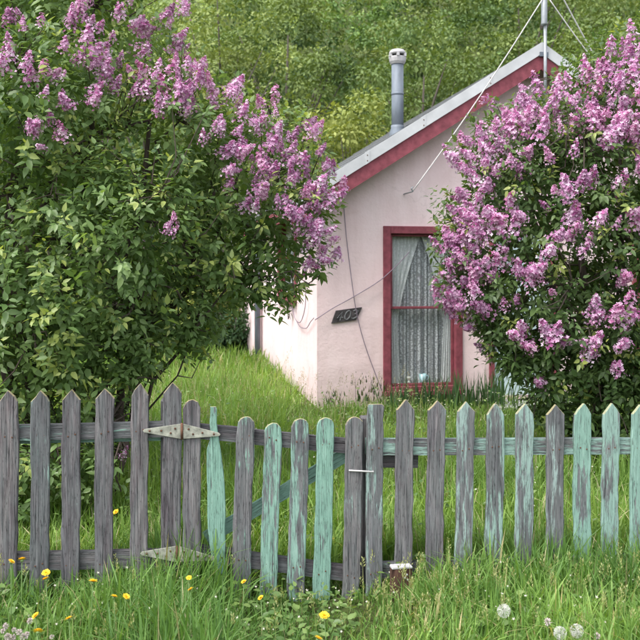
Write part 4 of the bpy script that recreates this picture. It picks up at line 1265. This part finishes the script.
# tiny white chickweed stars in the yard and verge
n = 620
x = r.uniform(-2.6, 2.2, n); y = np.where(r.uniform(size=n) < .25, r.uniform(3.6, 4.4, n), r.uniform(4.8, 10.5, n))
ok = ~in_house(x, y); x, y = x[ok], y[ok]; n = len(x)
pos = np.stack([x, y, GZv(x, y) + r.uniform(.10, .34, n) * np.where(y < 4.5, .55, 1)], 1)
a_ = r.uniform(0, 6.28, n); Zs = norm(np.stack([np.cos(a_) * .3, np.sin(a_) * .3 - .5, np.full(n, .8)], 1)); Xs = norm(np.cross(Zs, r.normal(size=(n, 3)))); Ys = np.cross(Zs, Xs)
star = []
for k in range(10):
    rr_ = 1.0 if k % 2 else .3
    star.append((rr_ * math.cos(k * .628), rr_ * math.sin(k * .628), .2 if k % 2 else 0))
star.append((0, 0, 0))
tag(link('chickweed_stars', big_mesh('chickweed_stars', *scatter(star, [(k, (k + 1) % 10, 10) for k in range(10)], [], pos, Xs, Ys, Zs, r.uniform(.005, .010, n), np.tile([.62, .62, .52], (n, 1)))), M['petal']), 'tiny white star flowers sprinkled through the grass', 'flowers', kind='stuff')

# broad-leaved weeds low in the verge and yard
N = 11000
x = r.uniform(-2.8, 2.8, N); y = np.where(r.uniform(size=N) < .55, r.uniform(3.4, 4.5, N), r.uniform(4.6, 9.5, N))
k = nfield(x, y, 1.6, 8.0) > -.12; x, y = x[k], y[k]; N = len(x)
pos = np.stack([x, y, GZv(x, y) + r.uniform(.01, 1, N) ** 1.5 * np.where(y < 4.5, .13, .28)], 1)
a_ = r.uniform(0, 6.28, N)
dv = np.stack([np.cos(a_), np.sin(a_), r.uniform(-.1, .7, N)], 1)
upv = np.tile([0, -.25, 1.0], (N, 1)) + r.normal(size=(N, 3)) * .3
tag(link('ground_weeds', big_mesh('ground_weeds', *leaf_arrays(pos, dv, upv, r.uniform(.02, .055, N), grass_cols(N, r, (.075, .15, .04), (.20, .29, .09)), .75)), M['leaf']), 'small broad leaved weeds mixed into the grass', 'weeds', kind='stuff')

# seed heads: thin stalk with a loose pale plume
def seed_heads(pts, r, hrange, col, plume):
    parts = []
    n = len(pts)
    x, y = pts[:, 0], pts[:, 1]
    h = r.uniform(*hrange, n); az = r.uniform(0, 6.28, n); ln = r.uniform(.05, .35, n)
    parts.append(blades(x, y, h, np.full(n, .0028), ln, np.tile(col, (n, 1)), r, az))
    top = np.stack([x + np.cos(az) * ln * h, y + np.sin(az) * ln * h, GZv(x, y) - .01 + h * (1 - .35 * ln * ln)], 1)
    m = 16
    kk = np.repeat(np.arange(n), m); t = np.tile(np.linspace(0, 1, m), n)
    pl = plume * r.uniform(.7, 1.3, n)
    ang = r.uniform(0, 6.28, n * m)
    rad = (.15 + .85 * t) * (1 - t * .1) * pl[kk] * .16
    pos = top[kk] + np.stack([np.cos(ang) * rad, np.sin(ang) * rad, -t * pl[kk]], 1)
    dv = np.stack([np.cos(ang) * .6, np.sin(ang) * .6, np.full(n * m, .8)], 1)
    Y = norm(dv); Z = norm(r.normal(size=Y.shape)); Z = norm(Z - (Z * Y).sum(1, keepdims=True) * Y); X = np.cross(Y, Z)
    parts.append(scatter(LQ, [], [(0, 3, 2, 1)], pos, X, Y, Z, np.stack([np.full(n * m, .010), np.full(n * m, .014), np.full(n * m, .01)], 1), np.tile(col, (n * m, 1)) * r.uniform(.75, 1.15, (n * m, 1))))
    return merge(parts)
pp = np.concatenate([np.stack([r.uniform(.3, 2.0, 260), r.uniform(3.5, 4.35, 260)], 1), np.stack([r.uniform(-1.9, .4, 80), r.uniform(3.5, 4.3, 80)], 1)])
a1 = seed_heads(pp, r, (.10, .26), np.array([.34, .36, .16]), .05)
pp = np.stack([r.uniform(-2.2, 1.2, 330), r.uniform(6.8, 11.5, 330)], 1); pp = pp[~in_house(pp[:, 0], pp[:, 1])]
a2 = seed_heads(pp, r, (.32, .55), np.array([.36, .33, .20]), .09)
tag(link('grass_seed_heads', big_mesh('grass_seed_heads', *merge([a1, a2])), M['grass']), 'pale feathery seed heads standing over the grass', 'grass', kind='stuff')

# sword-leaved clumps under the window and door
def sword_clump(px, dv, spread, n, hgt, label, seed, col=(.035, .085, .035), col2=(.08, .15, .06)):
    r = np.random.default_rng(seed)
    u, _ = front.at(px, 400)
    wx, wy, _ = h2w(u, -dv, 0)
    x = wx + r.normal(size=n) * spread; y = wy + r.normal(size=n) * .10
    ok = ~in_house(x, y); x, y = x[ok], y[ok]; m = len(x)
    V, f3, f4, c = blades(x, y, hgt * r.uniform(.5, 1.1, m), r.uniform(.010, .018, m), r.uniform(.02, .35, m), grass_cols(m, r, col, col2), r)
    gz = ground_z(wx, wy)
    e = tag(link('iris_clump', big_mesh('iris_clump', V - np.array([wx, wy, gz]), f3, f4, c), M['grass'], None, (wx, wy, gz)), label, 'plant', 'sword leaved plants along the front wall')
for i, (px, dv, sp_w, n, hg, lb) in enumerate(((392, .30, .11, 60, .38, 'dark sword leaved clump under the left window corner'), (425, .28, .13, 80, .40, 'dark sword leaved clump under the middle of the window'),
        (456, .30, .12, 90, .44, 'dark sword leaved clump under the right window corner'), (482, .35, .10, 80, .46, 'dark sword leaved clump against the wall beside the door frame'), (515, .9, .16, 90, .48, 'sword leaved clump growing before the pale blue door'))):
    sword_clump(px, dv, sp_w, n, hg, lb, 400 + i)
# dark thin dock stalks against the pink wall
def dock(px, dv, hgt, label, seed):
    r = np.random.default_rng(seed); u, _ = front.at(px, 400); x, y, _ = h2w(u, -dv, 0); gz = ground_z(x, y)
    t = tag(empty('dock_plant', (x, y, gz)), label, 'plant', 'dock plants against the front wall')
    for k in range(3):
        dx, dy = r.uniform(-.07, .07), r.uniform(-.03, .03); hh_ = hgt * r.uniform(.7, 1.05)
        MB().tube([(dx, dy, -.03), (dx * 1.3, dy, hh_ * .5), (dx * 1.8 + r.uniform(-.03, .03), dy, hh_)], [.004, .003, .0015], 4).build('stalk', M['bark'], t)
    n = 40; a_ = r.uniform(0, 6.28, n); z_ = r.uniform(.1, 1, n) * hgt
    pos = np.stack([r.normal(size=n) * .05, r.normal(size=n) * .02, z_], 1)
    me = big_mesh('leaves', *leaf_arrays(pos, np.stack([np.cos(a_) * .4, np.sin(a_) * .4, np.full(n, 1.)], 1), np.stack([np.cos(a_), np.sin(a_), np.full(n, .3)], 1), r.uniform(.04, .10, n) * (1.2 - z_ / hgt * .8), grass_cols(n, r, (.04, .07, .03), (.09, .13, .05)), .4))
    link('leaves', me, M['leaf'], t)
dock(357, .2, .42, 'thin dark dock stalks on the pink wall left of the window', 501)
dock(374, .22, .36, 'dark dock stalks at the left foot of the window frame', 502)
dock(330, .18, .22, 'low dock plant near the pink wall corner', 503)

# ------------------------------------------------------------------ flowers in the grass
r = np.random.default_rng(33)
def stem_to(par, h, bend, rad=.0018):
    MB().tube([(0, 0, -.02), (bend * .4, 0, h * .5), (bend, 0, h)], rad, 5).build('stem', M['stem'], par, True)
hv = []
def dandelion_head():
    tv, f = [], []
    rr = random.Random(3)
    for ring, (n, ln, el) in enumerate(((16, 1.0, .12), (14, .85, .45), (11, .6, .85), (7, .4, 1.25))):
        for k in range(n):
            a = 2 * math.pi * (k + .5 * (ring % 2)) / n + rr.uniform(-.1, .1); l = ln * rr.uniform(.9, 1.1); wd = .14
            ca, sa = math.cos(a), math.sin(a); ce, se = math.cos(el), math.sin(el)
            b = len(tv)
            for (t, s) in ((0.05, -wd * .4), (0.05, wd * .4), (l, wd), (l, -wd)):
                tv.append((ca * t * ce - sa * s, sa * t * ce + ca * s, t * se + .1))
            f.append((b, b + 1, b + 2, b + 3))
    return mesh('flower_head', tv, f)
DH = dandelion_head(); DH.materials.append(M['dand'])
CALYX = MB().lathe([(.1, -.5), (.38, -.35), (.42, -.05), (.2, .08)], 8); CALM = mesh('calyx', CALYX.v, CALYX.f, True); CALM.materials.append(M['stem'])
def dandelion(px, py, y, size, label):
    if y < 4.5: y -= .38
    p = P(px, py, y); gz = ground_z(p[0], p[1]); h = max(.04, p[2] - gz)
    bend = r.uniform(-.02, .02)
    t = tag(empty('dandelion', (p[0] - bend, p[1], gz)), label, 'dandelion', 'yellow dandelions in the grass')
    stem_to(t, h, bend)
    tilt = (r.uniform(.3, .8), r.uniform(-.3, .3), r.uniform(0, 6))
    o = link('flower_head', DH, None, t, (bend, 0, h), tilt); o.scale = (size,) * 3
    o = link('calyx', CALM, None, t, (bend, 0, h), tilt); o.scale = (size,) * 3
for (px, py, y, s, lb) in (
    (11, 562, 4.10, .016, 'faded yellow dandelion before the leftmost picket'), (22, 560, 4.12, .018, 'yellow dandelion between the first and second pickets from left'),
    (46, 573, 4.08, .017, 'upper of two yellow dandelions before the second picket'), (46, 579.5, 4.0, .017, 'lower of two yellow dandelions before the second picket'),
    (93, 582, 4.06, .020, 'bright yellow dandelion before the fourth picket from left'), (114, 597, 3.98, .016, 'yellow dandelion below the fifth picket from left'),
    (126, 597, 4.0, .016, 'yellow dandelion below the fifth picket, right one of a pair'), (36, 616, 3.82, .016, 'yellow dandelion low in the grass below the second picket'),
    (69, 619, 3.82, .016, 'yellow dandelion low in the grass below the third picket'), (38, 632, 3.72, .019, 'lowest yellow dandelion near the bottom left corner'),
    (116, 512, 4.9, .017, 'yellow dandelion seen between the fourth and fifth pickets'), (191, 590, 4.05, .016, 'yellow dandelion below the lower gate hinge'),
    (324, 616, 3.92, .021, 'large yellow dandelion below the greenest gate picket'), (318, 639, 3.72, .018, 'yellow dandelion at the bottom edge below the gate'),
    (261, 598, 4.0, .013, 'small yellow dandelion below the fourth gate board'), (189, 578, 4.1, .012, 'small orange dandelion beside the lower gate hinge'), (244, 582, 4.15, .013, 'small yellow dandelion at the foot of the third gate board')):
    dandelion(px, py, y, s, lb)
# dandelion clocks
def clock(px, py, y, rad, label):
    y -= .35
    p = P(px, py, y); gz = ground_z(p[0], p[1]); h = max(.04, p[2] - gz)
    t = tag(empty('dandelion_clock', (p[0], p[1], gz)), label, 'dandelion', 'white dandelion clocks')
    stem_to(t, h, 0)
    m_ = MB()
    rr = np.random.default_rng(int(px)); d = norm(rr.normal(size=(62, 3)))
    for q in d:
        v = Vector(q); a = v.orthogonal().normalized(); b = v.cross(a)
        tip = v * rad * .88
        m_.tube([v * rad * .12, tip], .0004, 3, False)
        for k in range(5):
            w_ = (a * math.cos(k * 1.257) + b * math.sin(k * 1.257))
            e = tip + (v * .25 + w_ * .34) * rad; s_ = v.cross(w_) * .0008
            m_.add([tip, e + s_, e - s_], [(0, 1, 2)])
    m_.build('seed_globe', M['fluff'], t, False, (0, 0, h))
clock(504, 611, 3.95, .024, 'round white dandelion clock alone before the right fence')
clock(560, 633, 3.78, .022, 'white dandelion clock at bottom right, left of two')
clock(577, 631, 3.80, .023, 'white dandelion clock at bottom right, right of two')
# white clover at the lower left
cl_v = MB(); rr = random.Random(8)
for k in range(46):
    d = Vector((rr.gauss(0, 1), rr.gauss(0, 1), rr.gauss(0.3, 1))).normalized(); a = d.orthogonal().normalized() * .16; b = d.cross(a)
    cl_v.add([d * .35 + a * .6, d * .35 - a * .6, d * 1.0 - a * .5 + b * .2, d * 1.0 + a * .5 + b * .2], [(0, 1, 2, 3)])
    cl_v.add([d * .35 + b * .6, d * .35 - b * .6, d * 1.02 - b * .5, d * 1.02 + b * .5], [(0, 1, 2, 3)])
CLM = mesh('flower_head', cl_v.v, cl_v.f); CLM.materials.append(M['clover'])
for i, (px, py) in enumerate(((3, 631), (6, 626), (12, 638), (14, 630), (19, 632), (24, 637), (27, 634), (30, 621), (8, 637), (52, 637), (597, 636), (548, 622))):
    y = 3.42 + .02 * (i % 4); p = P(px, py, y); gz = ground_z(p[0], p[1]); h = max(.03, p[2] - gz)
    lb = 'small whitish clover head in the bottom left corner cluster'
    if i == 9: lb = 'lone whitish clover head near the bottom edge, right of the corner cluster'
    if i == 10: lb = 'whitish clover head right of the dandelion clocks at bottom right'
    if i == 11: lb = 'whitish clover head above the pair of dandelion clocks'
    if i == 7: lb = 'whitish clover head on a tall stem above the corner cluster'
    t = tag(empty('clover_flower', (p[0], p[1], gz)), lb, 'clover', 'white clover in the verge')
    stem_to(t, h, 0, .0014); o = link('flower_head', CLM, None, t, (0, 0, h), (rr.uniform(-.4, .4), rr.uniform(-.4, .4), rr.uniform(0, 6))); o.scale = (.010 + .003 * (i % 3),) * 3
